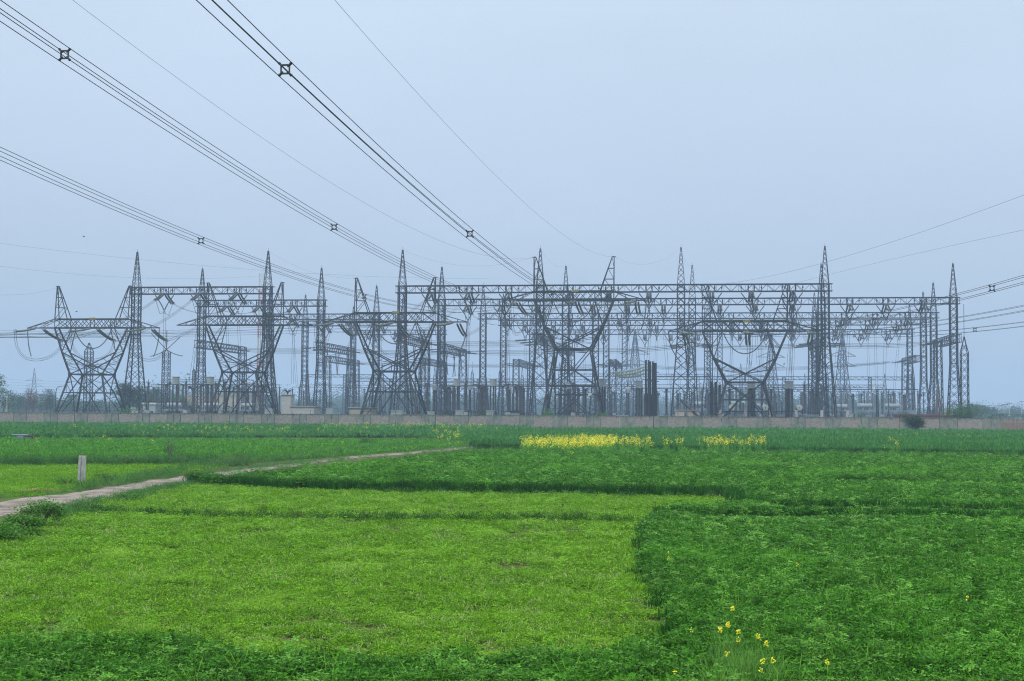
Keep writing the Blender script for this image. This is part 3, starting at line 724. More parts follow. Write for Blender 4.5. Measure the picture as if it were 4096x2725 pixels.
# red and white mast
o = at(1043, 1400, 600); t = thing('communication_mast', 'very tall thin red and white lattice mast, faint in the haze', 'mast', (o.x, 600, 0)); 
for i in range(9):
    m = MB(); z0 = i*6.8; z1 = z0+6.8; w0 = lerp(1.5, .9, i/9); lattice(m, [(w0, w0, z0), (w0*.98, w0*.98, z0+3.4), (w0*.96, w0*.96, z1)], .2, .1, True); m.build('segment', M['orange' if i % 2 else 'white'], t)
# ================================================================ switchyard equipment
def supp(h, w=.3, mt='steel'):
    m = MB(); lattice(m, panels(0, w, h, w, 1.3), .1, .05, False); m.box((0, 0, h+.05), (w*2+.25, w*2+.25, .1)); return m.mesh('support', M[mt])
SUP = supp(2.8); SUP4 = supp(3.4, .35)
def stack(z0, L, r, nseg=2, rim=True):
    m = MB(); seg = L/nseg
    for i in range(nseg):
        a = z0+i*seg; m.ribbed([(0, 0, a+.08), (0, 0, a+seg-.08)], r*.72, r, max(6, int(seg/.22)), 9)
        m.lathe([(r*1.0, a), (r*1.0, a+.09)], n=9); m.lathe([(r*1.0, a+seg-.09), (r*1.0, a+seg)], n=9)
    return m
EQ = {}
def reg(kind, parts): EQ[kind] = parts
m = stack(2.9, 5.9, .19, 3).mesh('insulator', M['insul']); c = MB(); c.ring((0, 0, 8.9), .42, .05); c.box((0, 0, 8.95), (.5, .3, .2)); c.bar((0, 0, 8.9), (0, 0, 9.6), .1)
reg('post_insulator', [('support', SUP), ('insulator', m), ('corona_ring', c.mesh('corona_ring', M['steel']))])
m = stack(3.5, 4.6, .34, 2).mesh('insulator', M['insul']); c = MB(); c.lathe([(.3, 8.1), (.5, 8.2), (.52, 9.2), (.35, 9.6), (.1, 9.7)], n=12); c.bar((-1, 0, 8.9), (1, 0, 8.9), .12)
reg('current_transformer', [('support', SUP4), ('insulator', m), ('head', c.mesh('head', M['grey']))])
m = stack(3.0, 5.9, .25, 3).mesh('insulator', M['insul']); c = MB(); c.box((0, 0, 2.75), (.9, .9, .75)); d = MB(); d.ring((0, 0, 9.0), .5, .06); d.bar((0, 0, 8.9), (0, 0, 9.7), .1)
reg('voltage_transformer', [('support', supp(2.4, .4)), ('tank', c.mesh('tank', M['pale'])), ('insulator', m), ('corona_ring', d.mesh('corona_ring', M['steel']))])
m = stack(2.9, 5.0, .3, 3).mesh('insulator', M['insul']); c = MB(); c.ring((0, 0, 7.5), .75, .06, 'z', 18); [c.bar((0, 0, 7.9), (.75*math.cos(a), .75*math.sin(a), 7.5), .05) for a in (0, 2.1, 4.2)]; c.lathe([(.3, 7.9), (.3, 8.15)], n=10)
reg('surge_arrester', [('support', SUP), ('insulator', m), ('grading_ring', c.mesh('grading_ring', M['steel']))])
m = stack(3.5, 4.4, .24, 2).mesh('insulator', M['insul']); c = MB()
for s in (-1, 1):
    c.ribbed([(0, s*.3, 8.1), (0, s*2.4, 8.5)], .16, .24, 9, 9); c.ring((0, s*2.45, 8.5), .5, .05, 'y', 14); c.lathe([(.26, 0), (.26, .4)], (0, s*2.5, 8.3), 9)
c.box((0, 0, 8.1), (.5, .7, .5)); cb = MB(); cb.box((.0, -.75, 1.5), (.9, .6, 1.4))
reg('circuit_breaker', [('support', SUP4), ('insulator', m), ('interrupter', c.mesh('interrupter', M['insul'])), ('control_box', cb.mesh('control_box', M['pale']))])
m = MB()
for s in (-2, 2):
    q = stack(3.2, 5.2, .2, 3); b0 = len(m.v); m.v += [(x+s, y, z) for x, y, z in q.v]; m.f += [tuple(b0+k for k in f) for f in q.f]; m.m += q.m
c = MB(); c.bar((-2.3, 0, 8.55), (0, 0, 8.95), .12); c.bar((0, 0, 8.95), (2.3, 0, 8.55), .12); c.box((-2, 0, 8.5), (.5, .4, .3)); c.box((2, 0, 8.5), (.5, .4, .3)); c.ring((-2, 0, 8.6), .42, .04, 'y'); c.ring((2, 0, 8.6), .42, .04, 'y')
b = MB(); [lattice(b, [(sx and .25, .25, 0)] if False else [(.25, .25, 0), (.25, .25, 1), (.25, .25, 2), (.25, .25, 3.0)], .1, .05, False) for sx in (1,)]
b2 = MB(); b2.v = [(x-2, y, z) for x, y, z in b.v]+[(x+2, y, z) for x, y, z in b.v]; nn = len(b.v); b2.f = list(b.f)+[tuple(nn+k for k in f) for f in b.f]; b2.m = b.m*2; b2.box((0, 0, 3.1), (4.8, .45, .2))
reg('disconnector', [('support', b2.mesh('support', M['steel'])), ('insulator', m.mesh('insulator', M['insul'])), ('blade', c.mesh('blade', M['steel']))])
def trapmesh(): 
    c = MB(); c.lathe([(.1, 8.65), (.82, 8.7), (.82, 8.82), (.74, 8.86), (.74, 10.0), (.84, 10.06), (.84, 10.2), (.1, 10.25)], n=18); 
    for i in range(6): c.ring((0, 0, 8.95+i*.2), .745, .03, 'z', 18)
    return c
m = MB()
for x, y in ((-.55, -.3), (.55, -.3), (0, .55)):
    q = stack(2.9, 5.7, .21, 3); b0 = len(m.v); m.v += [(a+x, b_+y, z) for a, b_, z in q.v]; m.f += [tuple(b0+k for k in f) for f in q.f]; m.m += q.m
tri = m.mesh('insulator', M['insul'])
reg('line_trap_white', [('support', supp(2.8, .7)), ('insulator', tri), ('drum', trapmesh().mesh('drum', M['pale']))])
reg('line_trap_grey', [('support', supp(2.8, .7)), ('insulator', tri), ('drum', trapmesh().mesh('drum', M['grey']))])
CATN = {'post_insulator': 'post insulator', 'current_transformer': 'current transformer', 'voltage_transformer': 'voltage transformer', 'surge_arrester': 'surge arrester',
        'circuit_breaker': 'circuit breaker', 'disconnector': 'disconnector', 'line_trap_white': 'line trap', 'line_trap_grey': 'line trap'}
DES = {'post_insulator': 'dark ribbed post with ring cap', 'current_transformer': 'thick ribbed column with round head', 'voltage_transformer': 'ribbed column on pale box base',
       'surge_arrester': 'thick column under a wide grading ring', 'circuit_breaker': 'T shaped breaker with pale control box', 'disconnector': 'two-post disconnector with hinged blade'}
def equip(kind, p, sc, label, group, rz=0.):
    t = thing(kind.replace('_white', '').replace('_grey', ''), label, CATN[kind], p, -PSI+rz, group); t.scale = (1, 1, sc)
    for nm, me in EQ[kind]: link(nm, me, t)
    return t
def gridpt(s, Z):        # s metres along the yard axis from X=0, at line depth Z
    return Vector((0, Z, 0))+AX*s
def s_of(px, Zr): return (onrow(px, Zr)-Vector((0, Zr, 0))).dot(AX)
base_s = {'L': s_of(541, ROWZ[1]), 'M0': s_of(1607, ROWZ[1]), 'M1': s_of(2160, ROWZ[1]), 'M2': s_of(2725, ROWZ[1]), 'M3': s_of(3303, ROWZ[1])}
B0 = base_s['L']
# lines: (row name, Z, kind, [px ranges], scale, offset)
LINES = [('front-left', 292, 'voltage_transformer', [(560, 1040)], 1.0, 0), ('front', 292, 'voltage_transformer', [(1640, 3300)], .98, 0),
         ('front', 299, 'surge_arrester', [(1680, 3300)], 1.0, 3.1), ('front-left', 299, 'post_insulator', [(600, 1040)], 1.0, 3.1),
         ('second', 311, 'disconnector', [(560, 1060), (1640, 3280)], 1.03, 1), ('third', 319, 'current_transformer', [(580, 1060), (1660, 2720)], 1.0, 0),
         ('fourth', 326, 'circuit_breaker', [(560, 1070), (1650, 2720)], 1.03, 2.0), ('fifth', 333, 'disconnector', [(600, 1080), (1660, 2480)], 1.0, 3.0),
         ('sixth', 352, 'post_insulator', [(620, 1250), (1650, 2500)], 1.0, 0), ('seventh', 360, 'circuit_breaker', [(1120, 1300), (1760, 2500)], 1.0, 2.5),
         ('eighth', 368, 'current_transformer', [(1150, 1320), (1780, 2520)], 1.0, 1.0), ('ninth', 378, 'post_insulator', [(1130, 2600)], 1.05, 3.0),
         ('tenth', 404, 'voltage_transformer', [(1150, 2640), (2700, 3700)], 1.0, 0), ('eleventh', 412, 'post_insulator', [(1160, 1640), (2420, 3700)], 1.05, 4.0),
         ('twelfth', 434, 'circuit_breaker', [(2450, 3680)], 1.05, 2), ('thirteenth', 446, 'surge_arrester', [(1400, 1700), (2480, 3680)], 1.1, 1),
         ('fourteenth', 458, 'disconnector', [(2150, 3650)], 1.1, 3)]
LINES += [('fifteenth', 345, 'post_insulator', [(1640, 3300)], 1.02, 1.4), ('sixteenth', 386, 'post_insulator', [(1600, 3360)], 1.04, 2.2), ('seventeenth', 425, 'post_insulator', [(1620, 3700)], 1.06, .6),
          ('eighteenth', 395, 'surge_arrester', [(2650, 3650)], 1.05, 3.6)]
skipz = [(2430, 2660, 280, 345), (2660, 3320, 304, 340)]
for rn, Z, kind, rngs, sc, off in LINES:
    cands = []
    for i in range(-2, 26):
        for f in (.215, .49, .775):
            for dd in ((0,) if kind in ('disconnector', 'circuit_breaker') else ((0, 1.9) if Z < 380 and kind == 'post_insulator' else (0,))):
                s = B0+30*(i)+30*f+off+dd+random.uniform(-.25, .25); p = gridpt(s, Z); px = topix(Vector((p.x, p.y, 5)))[0]
                if any(a <= px <= b for a, b in rngs) and not any(a < px < b and z0 < Z < z1 for a, b, z0, z1 in skipz): cands.append((px, p))
    cands.sort(key=lambda q: q[0])
    for i, (px, p) in enumerate(cands):
        equip(kind, p, sc*random.uniform(.985, 1.02), f"{DES[kind]}, {ORD[i]} from the left, {rn} equipment line", f"{CATN[kind]}s standing in the yard", R(90) if kind == 'disconnector' and Z in (333, 458) else 0.)
    if kind in ('disconnector', 'post_insulator') and cands:
        for a, b in rngs:
            cc = [p for px, p in cands if a <= px <= b]
            if len(cc) < 3: continue
            m = MB(); o = cc[0]; H = 9.7 if kind == 'post_insulator' else 9.25
            q = cc[-1]-o; m.tube([Vector((0, 0, H*sc)), Vector((q.x, q.y, H*sc))], .075, 6)
            tag(m.build('busbar_pipe', M['steel'], None, o), f"long horizontal busbar pipe on the {rn} line of posts, {'left' if b < 1400 else 'right'} run", 'busbar', 'rigid busbar pipes')
for i, (px, Z, k, sc, lab) in enumerate(((705, 292, 'line_trap_white', 1.0, 'white drum line trap behind the far left pylon'), (843, 292, 'line_trap_white', 1.0, 'white drum line trap left of the bare-armed pylon'),
                                (1829, 311, 'line_trap_white', 1.02, 'pale ribbed line trap drum right of the middle pylon'), (1974, 311, 'line_trap_white', 1.02, 'pale ribbed line trap drum left of the tallest pylon'),
                                (2410, 278, 'line_trap_grey', .95, 'grey line trap drum at the right leg of the tallest pylon'), (2557, 285, 'line_trap_grey', .93, 'grey line trap drum left of the black poles'),
                                (3006, 270, 'line_trap_grey', .9, 'dark line trap drum inside the rightmost pylon'), (3157, 270, 'line_trap_grey', .9, 'dark line trap drum right of the rightmost pylon'))):
    equip(k, onrow(px, Z), sc, lab, 'line traps on posts')
# tall black poles in three pairs
cl = MB()
for i, (px, ytop) in enumerate(((2587, 1441), (2598, 1441), (2606, 1446), (2613, 1446), (2616.5, 1452), (2622, 1452))):
    pa, pb = ((2584, 2595), (2602, 2612), (2617, 2624))[i//2]; bx = (pa, pb)[i % 2]
    o = onrow(bx+(0, 3, 6)[i//2]*0, 266+i//2*3); H = at(bx, ytop, o.y).z
    t = thing('black_pole', f"{('left','right')[i%2]} black pole of the {('left','middle','right')[i//2]} pair, thick below and thin above", 'pole', o, -PSI, 'tall black poles in three pairs')
    m = MB(); m.tube([(0, 0, 0), (0, 0, H*.52)], .30 if i < 4 else .26, 10); m.build('lower_shaft', M['black'], t)
    m = MB(); m.tube([(0, 0, H*.52), (0, 0, H)], [.2, .17], 10); m.build('upper_shaft', M['black'], t)
    m = MB(); 
    for z in (H*.86, H*.72): m.bar((-.7, 0, z), (.6, 0, z), .13)
    m.build('bracket', M['black'], t)
for i in range(3):
    a = at(2578, 1468+i*13, 266); b_ = at(2446+i*14, 1490+i*9, 268)
    beadstring(sagcurve(a, b_, .3, 6), .24, 34, 'glass', f"{('upper','middle','lower')[i]} long pale green ribbed string left of the black poles", 'pale ribbed strings by the black poles')
# thick dark bushings right of the first long gantry column
for i, px in enumerate((2846, 2864, 2879, 3004, 3017, 3146, 3156)):
    o = onrow(px, 281); H = at(px, (1530, 1532, 1545, 1541, 1550, 1565, 1530)[i], o.y).z
    t = thing('cable_sealing_end', f"{ORD[i]} thick black ribbed bushing from the left near the rightmost pylon", 'bushing', o, -PSI, 'thick black bushings near the rightmost pylon')
    link('support', SUP, t); m = stack(2.9, H-2.9, (.42, .36, .28, .42, .36, .3, .42)[i], 3); m.build('insulator', M['black'], t)
    m = MB(); m.bar((-.9, 0, H-1.5), (.9, 0, H-1.5), .08); m.box((0, 0, H+.1), (.4, .4, .2)); m.build('terminal', M['steel'], t)
# reactors with round white ends
for i, px in enumerate((2928, 3062, 3198)):
    o = onrow(px, 276); t = thing('reactor', f"blue-grey oil tank with round white drum end, {ORD[i]} from the left", 'transformer', o, -PSI, 'tanks with round white drum ends')
    m = MB(); m.box((1.6, 2.2, 1.6), (4.2, 3.0, 2.8)); 
    for k in range(8): m.box((-.2+k*.5, .55, 1.6), (.12, .5, 2.3))
    m.build('tank', M['tank'], t)
    m = MB(); q = [(.0, -.6, 4.3), (.0, -.55, 4.3), (.0, 2.4, 4.3)]; m.tube(q, [.5, .55, .55], 20); m.build('drum', M['grey'], t)
    m = MB(); m.tube([(0, -.66, 4.3), (0, -.6, 4.3)], .5, 20); d = m.build('drum_end', M['white'], t); m = MB(); m.box((.03, -.7, 4.15), (.09, .05, .35)); m.box((.03, -.7, 4.33), (.16, .05, .14)); m.build('gauge', M['black'], d)
    m = MB(); [m.bar((x, 0.5, 3), (x, .5, 4.3), .14) for x in (-.5, .6)]; m.build('bracket', M['steel'], t)
    for x in (2.2, 3.2): q = stack(3.0, 2.2, .17, 1); q.v = [(a+x, b_+2, z) for a, b_, z in q.v]; q.build('bushing', M['insul'], t)
    k = MB(); k.box((-2.0, -.5, 1.25), (.95, .7, 2.5)); tag(k.build('control_cabinet', M['pale'], None, o), f"pale upright cabinet beside the {ORD[i]} round-ended tank", 'cabinet', 'upright cabinets in the yard')
# pipe rail with concrete posts
o = onrow(2880, 268); e = onrow(3390, 268); t = thing('pipe_rail', 'long horizontal pipe on pale concrete posts in front of the round-ended tanks', 'pipe', o)
m = MB(); q = e-o; m.tube([(0, 0, 3.5), (q.x, q.y, 3.5)], .1, 6); m.build('pipe', M['steel'], t)
for i in range(6): m = MB(); m.box((q.x*i/5, q.y*i/5, 1.9), (.5, .4, 3.8)); m.build('post', M['concrete'], t)
# deep transformers
def transformer(px, Zr, label, sc=1., n=3, goose=True):
    o = onrow(px, Zr); t = thing('transformer', label, 'transformer', o, -PSI, 'large blue-grey power transformers'); t.scale = (sc, sc, sc)
    m = MB(); m.box((0, 0, 2.4), (6.4, 3.6, 3.6)); m.box((0, 0, .4), (6.8, 4, .5)); m.build('tank', M['tank'], t)
    m = MB(); [m.box((-3.0+k*.42, -2.3, 2.3), (.14, .9, 3.0)) for k in range(15)]; m.build('radiator', M['tank'], t)
    m = MB(); m.tube([(-2.8, 0, 5.4), (1.2, 0, 5.4)], .6, 14); m.bar((-2, 0, 4), (-2, 0, 5), .2); m.bar((.6, 0, 4), (.6, 0, 5), .2); m.build('conservator', M['grey'], t)
    for k in range(n):
        q = stack(4.2, 4.4+.3*(k % 2), .42, 2); q.v = [(a-2.0+k*2.0, b_+.6, z) for a, b_, z in q.v]; bu = q.build('bushing', M['tank'], t)
        if goose: m = MB(); x = -2.0+k*2; m.tube([(x, .5, 8.9), (x-.1, .3, 9.4), (x-.7, .2, 9.5), (x-.9, .2, 9.0), (x-.9, .2, 7.6)], .09, 6); m.build('gooseneck', M['pale'], bu)
for a in ((3372, 420, 'large transformer with gooseneck bushings, right of the nearest long gantry end'), (3470, 425, 'large transformer with gooseneck bushings beside the floodlight pole', 1.05),
          (3580, 425, 'large transformer with gooseneck bushings left of the far right columns', 1.05), (2960, 400, 'large hazy transformer seen through the rightmost pylon', 1.1),
          (3040, 405, 'hazy transformer just right of the centre of the rightmost pylon', 1.0), (2800, 420, 'hazy transformer left of the thick black bushings', 1.1)): transformer(*a)
for a in ((712, 306, 'transformer with pale round conservator behind the far left pylon', .8, 2, False), (860, 306, 'transformer with pale round conservator left of the bare-armed pylon', .8, 2, False),
          (1010, 308, 'transformer inside the lower frame of the bare-armed pylon', .8, 2, False)): transformer(*a)
# cabinets, kiosks and small blocks
for i, (px, Z, w_, h_, lab, mt) in enumerate(((905, 300, 3.0, 3.6, 'tall pale cabinet left of the bare-armed pylon', 'grey'), (1085, 300, 2.2, 3.5, 'pale cabinet in the right legs of the bare-armed pylon', 'pale'), (1590, 285, 2.3, 3.1, 'pale cabinet in the middle pylon base', 'pale'),
        (1725, 290, 1.4, 3.0, 'narrow pale cabinet right of the middle pylon', 'pale'), (1841, 287, 1.6, 3.2, 'greenish cabinet under the ribbed drum', 'pale'), (1962, 287, 1.4, 3.2, 'greenish cabinet left of the tallest pylon', 'pale'),
        (2052, 290, 2.6, 2.6, 'wide greenish cabinet just left of the tallest pylon', 'pale'), (1322, 320, 1.5, 3.6, 'pale cabinet above the low wall block', 'pale'), (2490, 300, 2.4, 2.4, 'pale blue cabinet left of the black poles', 'grey'),
        (3470, 330, 1.6, 2.6, 'pale blue cabinet left of the floodlight pole', 'grey'), (3400, 330, 1.3, 3.0, 'thin pale cabinet right of the nearest gantry end', 'pale'), (3640, 380, 3.0, 4.0, 'dark blue-grey box by the far right columns', 'tank'), (3120, 290, 2.6, 2.4, 'dark box behind the dark line trap', 'tank'), (3255, 290, 2.6, 2.4, 'dark box left of the gantry end column', 'tank'))):
    m = MB(); o = onrow(px, Z); m.box((0, 0, h_/2+.15), (w_, 1.1, h_)); m.box((0, 0, h_+.2), (w_+.2, 1.3, .12)); m.box((0, 0, .1), (w_+.1, 1.2, .2)); m.bar((0, -.58, .3), (0, -.58, h_), .05, .04); m.box((.15, -.6, h_*.55), (.06, .06, .3))
    c_ = m.build('control_cabinet', M[mt], None, o); c_.rotation_euler[2] = -PSI; tag(c_, lab, 'cabinet', 'upright cabinets in the yard')
# buildings
def building(px0, px1, Zr, H, label, mt='cream', roofm=None, nwin=4, depth=8., parapet=.4, door=True, name='building'):
    a = onrow(px0, Zr); b_ = onrow(px1, Zr); L = (b_-a).length; t = thing(name, label, 'building', a, -PSI, 'yard buildings')
    m = MB(); m.box((L/2, depth/2, H/2), (L, depth, H)); m.build('wall', M[mt], t)
    m = MB(); m.box((L/2, depth/2, H+parapet/2+.003), (L+.5, depth+.5, parapet)); m.build('roof', M[roofm or mt], t)
    for i in range(nwin):
        x = L*(i+.5)/nwin; m = MB(); zz = H*.55; m.box((x, -.04, zz), (min(1.6, L/nwin*.5), .1, 1.2)); wf = m.build('window', M['white'], t)
        m = MB(); m.box((x, -.1, zz), (min(1.6, L/nwin*.5)-.2, .05, 1.0)); m.build('pane', M['window'], wf)
    if door: m = MB(); m.box((L*.12, -.05, 1.05), (1., .1, 2.1)); m.build('door', M['grey'], t)
building(745, 1010, 420, 7.6, 'long cream flat-roofed building behind the bare-armed pylon', nwin=7)
building(1128, 1165, 262, 4.1+2, 'tall pale concrete fire wall block beside the low block', 'concrete', nwin=0, depth=2.5, parapet=.12, door=False, name='fire_wall')
building(1162, 1258, 258, 3.9, 'low stained white block with three small openings above the brick wall', 'concrete', nwin=3, depth=5, parapet=.15, door=False)
building(1400, 1483, 262, 3.7, 'low beige block behind the wall left of the middle pylon', 'cream', nwin=0, depth=5, parapet=.15, door=False)
building(2702, 2738, 258, 3.6, 'small beige block left of the fallen steel bar', 'cream', nwin=0, depth=4, parapet=.1, door=False)
building(2746, 2797, 262, 3.6, 'small beige block right of the fallen steel bar', 'cream', nwin=0, depth=4, parapet=.1, door=False)
building(575, 625, 330, 4.5, 'low pale building behind the far left pylon legs', 'grey', 'white', nwin=2, depth=6)
building(3590, 3830, 300, 2.9, 'long low maroon roof just showing over the wall at the far right', 'maroon', 'maroon', nwin=0, depth=6, parapet=.25, door=False)
building(3770, 3815, 620, 5.2, 'distant pinkish house among the far right trees', 'cream', 'cream', nwin=2)
building(4040, 4085, 700, 3.0, 'distant low white shed at the right edge', 'white', 'white', nwin=0, door=False)
building(530, 545, 400, 3.5, 'tiny white gatehouse behind the far left pylon', 'white', 'white', nwin=0, door=False)
# lamps
def lamp(px, Y, H, label):
    o = at(px, 1600, Y); t = thing('street_lamp', label, 'street lamp', (o.x, Y, 0), 0, 'street lamps beyond the wall'); m = MB(); m.tube([(0, 0, 0), (0, 0, H*.82), (.15, 0, H*.93), (.7, 0, H*.985), (1.8, 0, H)], [.12, .09, .08, .07, .06], 7); m.build('pole', M['steel'], t)
    m = MB(); m.box((2.1, 0, H), (.9, .3, .16)); m.build('lamp_head', M['grey'], t)
lamp(223, 330, 8.6, 'curved street lamp between the far left pylon and the trees'); lamp(379, 360, 8.6, 'faint curved street lamp seen through the far left pylon'); lamp(232, 480, 6.5, 'smaller faint lamp right of the curved one')
o = onrow(3510, 300); t = thing('floodlight_pole', 'thin lattice pole with two floodlights right of the nearest long gantry', 'floodlight', o, 0)
m = MB(); lattice(m, panels(0, .22, 8.3, .14, 1.3), .08, .04, False); m.bar((-.5, 0, 8.0), (.7, 0, 8.1), .08); m.build('pole', M['steel'], t)
for x, a in ((-.6, -.5), (.85, .6)): m = MB(); m.tube([(x, -.1, 8.2), (x+a*.5, -.5, 8.45)], [.12, .34], 12); m.build('floodlight', M['grey'], t)
# fallen bar / leaning members near the yard
m = MB(); a = at(2725, 1600, 262); b_ = at(2798, 1672, 256); m.bar((0, 0, 0), b_-a, .4, .25); tag(m.build('steel_bar', M['steel'], None, a), 'thick leaning steel bar between the two small beige blocks', 'steel bar')
m = MB(); a = at(3742, 1668, 300); m.tube([(0, 0, 0), (.4, 0, 6.8), (.55, 0, 9.3)], [.3, .28, .22], 8); m.bar((.5, 0, 5.5), (2.6, 0, 0), .22); tag(m.build('leaning_trunk', M['bark'], None, (a.x, a.y, 0)), 'leaning bare timber pole between the far right columns', 'pole')
# utility poles far right
ups = []
for i, (px, Y, yt) in enumerate(((3994, 520, 1618), (4016, 480, 1615), (4037, 540, 1610), (4086, 600, 1604))):
    o = at(px, 1600, Y); H = at(px, yt, Y).z; t = thing('utility_pole', f"{ORD[i]} thin distant utility pole from the left, at the right edge", 'utility pole', (o.x, Y, 0), 0, 'distant utility poles'); ups.append(Vector((o.x, Y, H-.3)))
    m = MB(); m.tube([(0, 0, 0), (0, 0, H)], [.16, .1], 6); m.build('pole', M['concrete'], t); m = MB(); m.bar((-.9, 0, H-.3), (.9, 0, H-.3), .12); m.build('crossarm', M['steel'], t)
lines_far = [(sagcurve(at(3700, 1600, 560), ups[0], 1.0, 8), 'faint wire left of the distant poles')] + [(sagcurve(ups[i], ups[i+1], .6, 6), f"faint wire after the {ORD[i]} distant pole") for i in range(3)] + [(sagcurve(ups[3], at(4300, 1600, 620), .6, 6), 'faint wire leaving the right edge beyond the distant poles')]
for p, l in lines_far: single(p, l, .03, 'faint distant wires')
for i in range(6):
    single(sagcurve(at(-150, 1500+i*11, 420), at(560, 1518+i*11, 400), 1.2, 10), f"{ORD[i]} faint low wire from the top crossing behind the far left pylon", .015, 'faint low wires at the left')
m = MB()
def birdmesh():
    m = MB(); m.tube([(-.16, 0, 0), (-.08, 0, .01), (.05, 0, .02), (.12, 0, .07), (.17, 0, .08)], [.01, .05, .055, .035, .01], 6); m.quadstrip([[Vector((-.05, 0, .04)), Vector((.06, 0, .04)), Vector((.05, 0, .05))], [Vector((-.1, .3, .12)), Vector((-.02, .3, .12)), Vector((-.03, .3, .125))]]); m.quadstrip([[Vector((-.05, 0, .04)), Vector((.06, 0, .04)), Vector((.05, 0, .05))], [Vector((-.1, -.3, .12)), Vector((-.02, -.3, .12)), Vector((-.03, -.3, .125))]]); return m.mesh('bird', M['black'])
bm_ = birdmesh()
for px, py, Y, lab in ((335, 948, 190, 'tiny dark bird high in the empty sky at the left'), (306, 1248, 200, 'tiny bird flying right of the left peak of the far left pylon')):
    tag(link('bird', bm_, None, at(px, py, Y), .6), lab, 'bird')
for i in range(7): tag(link('bird', bm_, None, lerp(ups[i//3+ (0)], ups[i//3+1], .2+.25*(i % 3))-Vector((0, 0, .35)), .3, (1.6, 1.6, 1.6)), f"{ORD[i]} bird from the left perched on the distant right wires", 'bird', 'birds on the distant wires')
# ================================================================ boundary wall
def wallmat(name, kind):
    m, nt, b = nodes(name); L = nt.links
    tc = N(nt, 'ShaderNodeTexCoord'); sp = N(nt, 'ShaderNodeSeparateXYZ'); L.new(tc.outputs['Object'], sp.inputs[0])
    n1 = N(nt, 'ShaderNodeTexNoise', Scale=1.1, Detail=7.0, Roughness=.65); L.new(tc.outputs['Object'], n1.inputs['Vector'])
    def ramp(src, stops):
        r = N(nt, 'ShaderNodeValToRGB'); e = r.color_ramp.elements
        e[0].position, e[0].color = stops[0][0], (*stops[0][1], 1); e[1].position, e[1].color = stops[1][0], (*stops[1][1], 1)
        for p, c in stops[2:]: k = e.new(p); k.color = (*c, 1)
        L.new(src, r.inputs['Fac']); return r.outputs['Color']
    def mix(f, a, c2):
        x = N(nt, 'ShaderNodeMix', data_type='RGBA'); L.new(f, x.inputs[0])
        (L.new(a, x.inputs[6]) if not isinstance(a, tuple) else setattr(x.inputs[6], 'default_value', (*a, 1)))
        (L.new(c2, x.inputs[7]) if not isinstance(c2, tuple) else setattr(x.inputs[7], 'default_value', (*c2, 1))); return x.outputs[2]
    cx = N(nt, 'ShaderNodeCombineXYZ'); L.new(sp.outputs['X'], cx.inputs[0]); L.new(sp.outputs['Z'], cx.inputs[1])
    if kind == 'brick':
        bt = N(nt, 'ShaderNodeTexBrick'); bt.inputs['Scale'].default_value = 1; bt.inputs['Brick Width'].default_value = .34; bt.inputs['Row Height'].default_value = .115
        bt.inputs['Mortar Size'].default_value = .018; bt.inputs['Color1'].default_value = (.20, .172, .148, 1); bt.inputs['Color2'].default_value = (.345, .32, .285, 1); bt.inputs['Mortar'].default_value = (.19, .175, .155, 1); bt.inputs['Bias'].default_value = .1
        L.new(cx.outputs[0], bt.inputs['Vector']); base = mix(ramp(n1.outputs['Fac'], [(.4, (0, 0, 0)), (.75, (.55, .55, .55))]), bt.outputs['Color'], (.18, .15, .13))
    else:
        base = ramp(n1.outputs['Fac'], [(.35, (.13, .14, .12)), (.65, (.225, .235, .20))])
    # stains creeping up from the ground and down from the coping, broken by noise
    n2 = N(nt, 'ShaderNodeTexNoise', Scale=2.3, Detail=6.0, Roughness=.7); L.new(tc.outputs['Object'], n2.inputs['Vector'])
    mm = N(nt, 'ShaderNodeMath', operation='MULTIPLY_ADD'); L.new(sp.outputs['Z'], mm.inputs[0]); mm.inputs[1].default_value = -.62; L.new(n2.outputs['Fac'], mm.inputs[2])
    f = ramp(mm.outputs[0], [(.12, (0, 0, 0)), (.2, (.8, .8, .8))]); base = mix(f, base, (.15, .085, .065) if kind != 'brick' else (.20, .13, .105))
    m3_ = N(nt, 'ShaderNodeTexNoise', Scale=3.5, Detail=5.0); mp = N(nt, 'ShaderNodeMapping'); mp.inputs['Scale'].default_value = (1, 1, .15); L.new(tc.outputs['Object'], mp.inputs[0]); L.new(mp.outputs[0], m3_.inputs['Vector'])
    ma = N(nt, 'ShaderNodeMath', operation='MULTIPLY_ADD'); L.new(sp.outputs['Z'], ma.inputs[0]); ma.inputs[1].default_value = .5; L.new(m3_.outputs['Fac'], ma.inputs[2])
    f2 = ramp(ma.outputs[0], [(0.0, (0, 0, 0)), (1.0, (.75, .75, .75))]); r_ = f2.node.color_ramp
    r_.elements[0].position = .0; r_.elements[1].position = 1.0
    sb = N(nt, 'ShaderNodeMapRange'); sb.inputs['From Min'].default_value = 1.62; sb.inputs['From Max'].default_value = 1.85; sb.inputs['To Max'].default_value = .7; L.new(ma.outputs[0], sb.inputs['Value'])
    base = mix(sb.outputs[0], base, (.085, .085, .07))
    L.new(base, b.inputs['Base Color']); b.inputs['Roughness'].default_value = .9; b.inputs['Specular IOR Level'].default_value = .2
    bp = N(nt, 'ShaderNodeBump', Strength=.3); L.new(n2.outputs['Fac'], bp.inputs['Height']); L.new(bp.outputs[0], b.inputs['Normal'])
    return m
MB_, MC_ = wallmat('old_brick', 'brick'), wallmat('stained_plaster', 'plaster')
MR_ = mat('red_brown_brick', (.20, .12, .1), (.26, .17, .14), .9, 0, 3)
WZ = 245.3; WH = 2.5
w0 = onrow(3361, WZ); pitch_s = (onrow(3361, WZ)-onrow(3222, WZ)).length
t = thing('boundary_wall', 'long grey boundary wall of alternating brick and plaster bays crossing the whole view', 'wall', w0, -PSI)
nb = 31
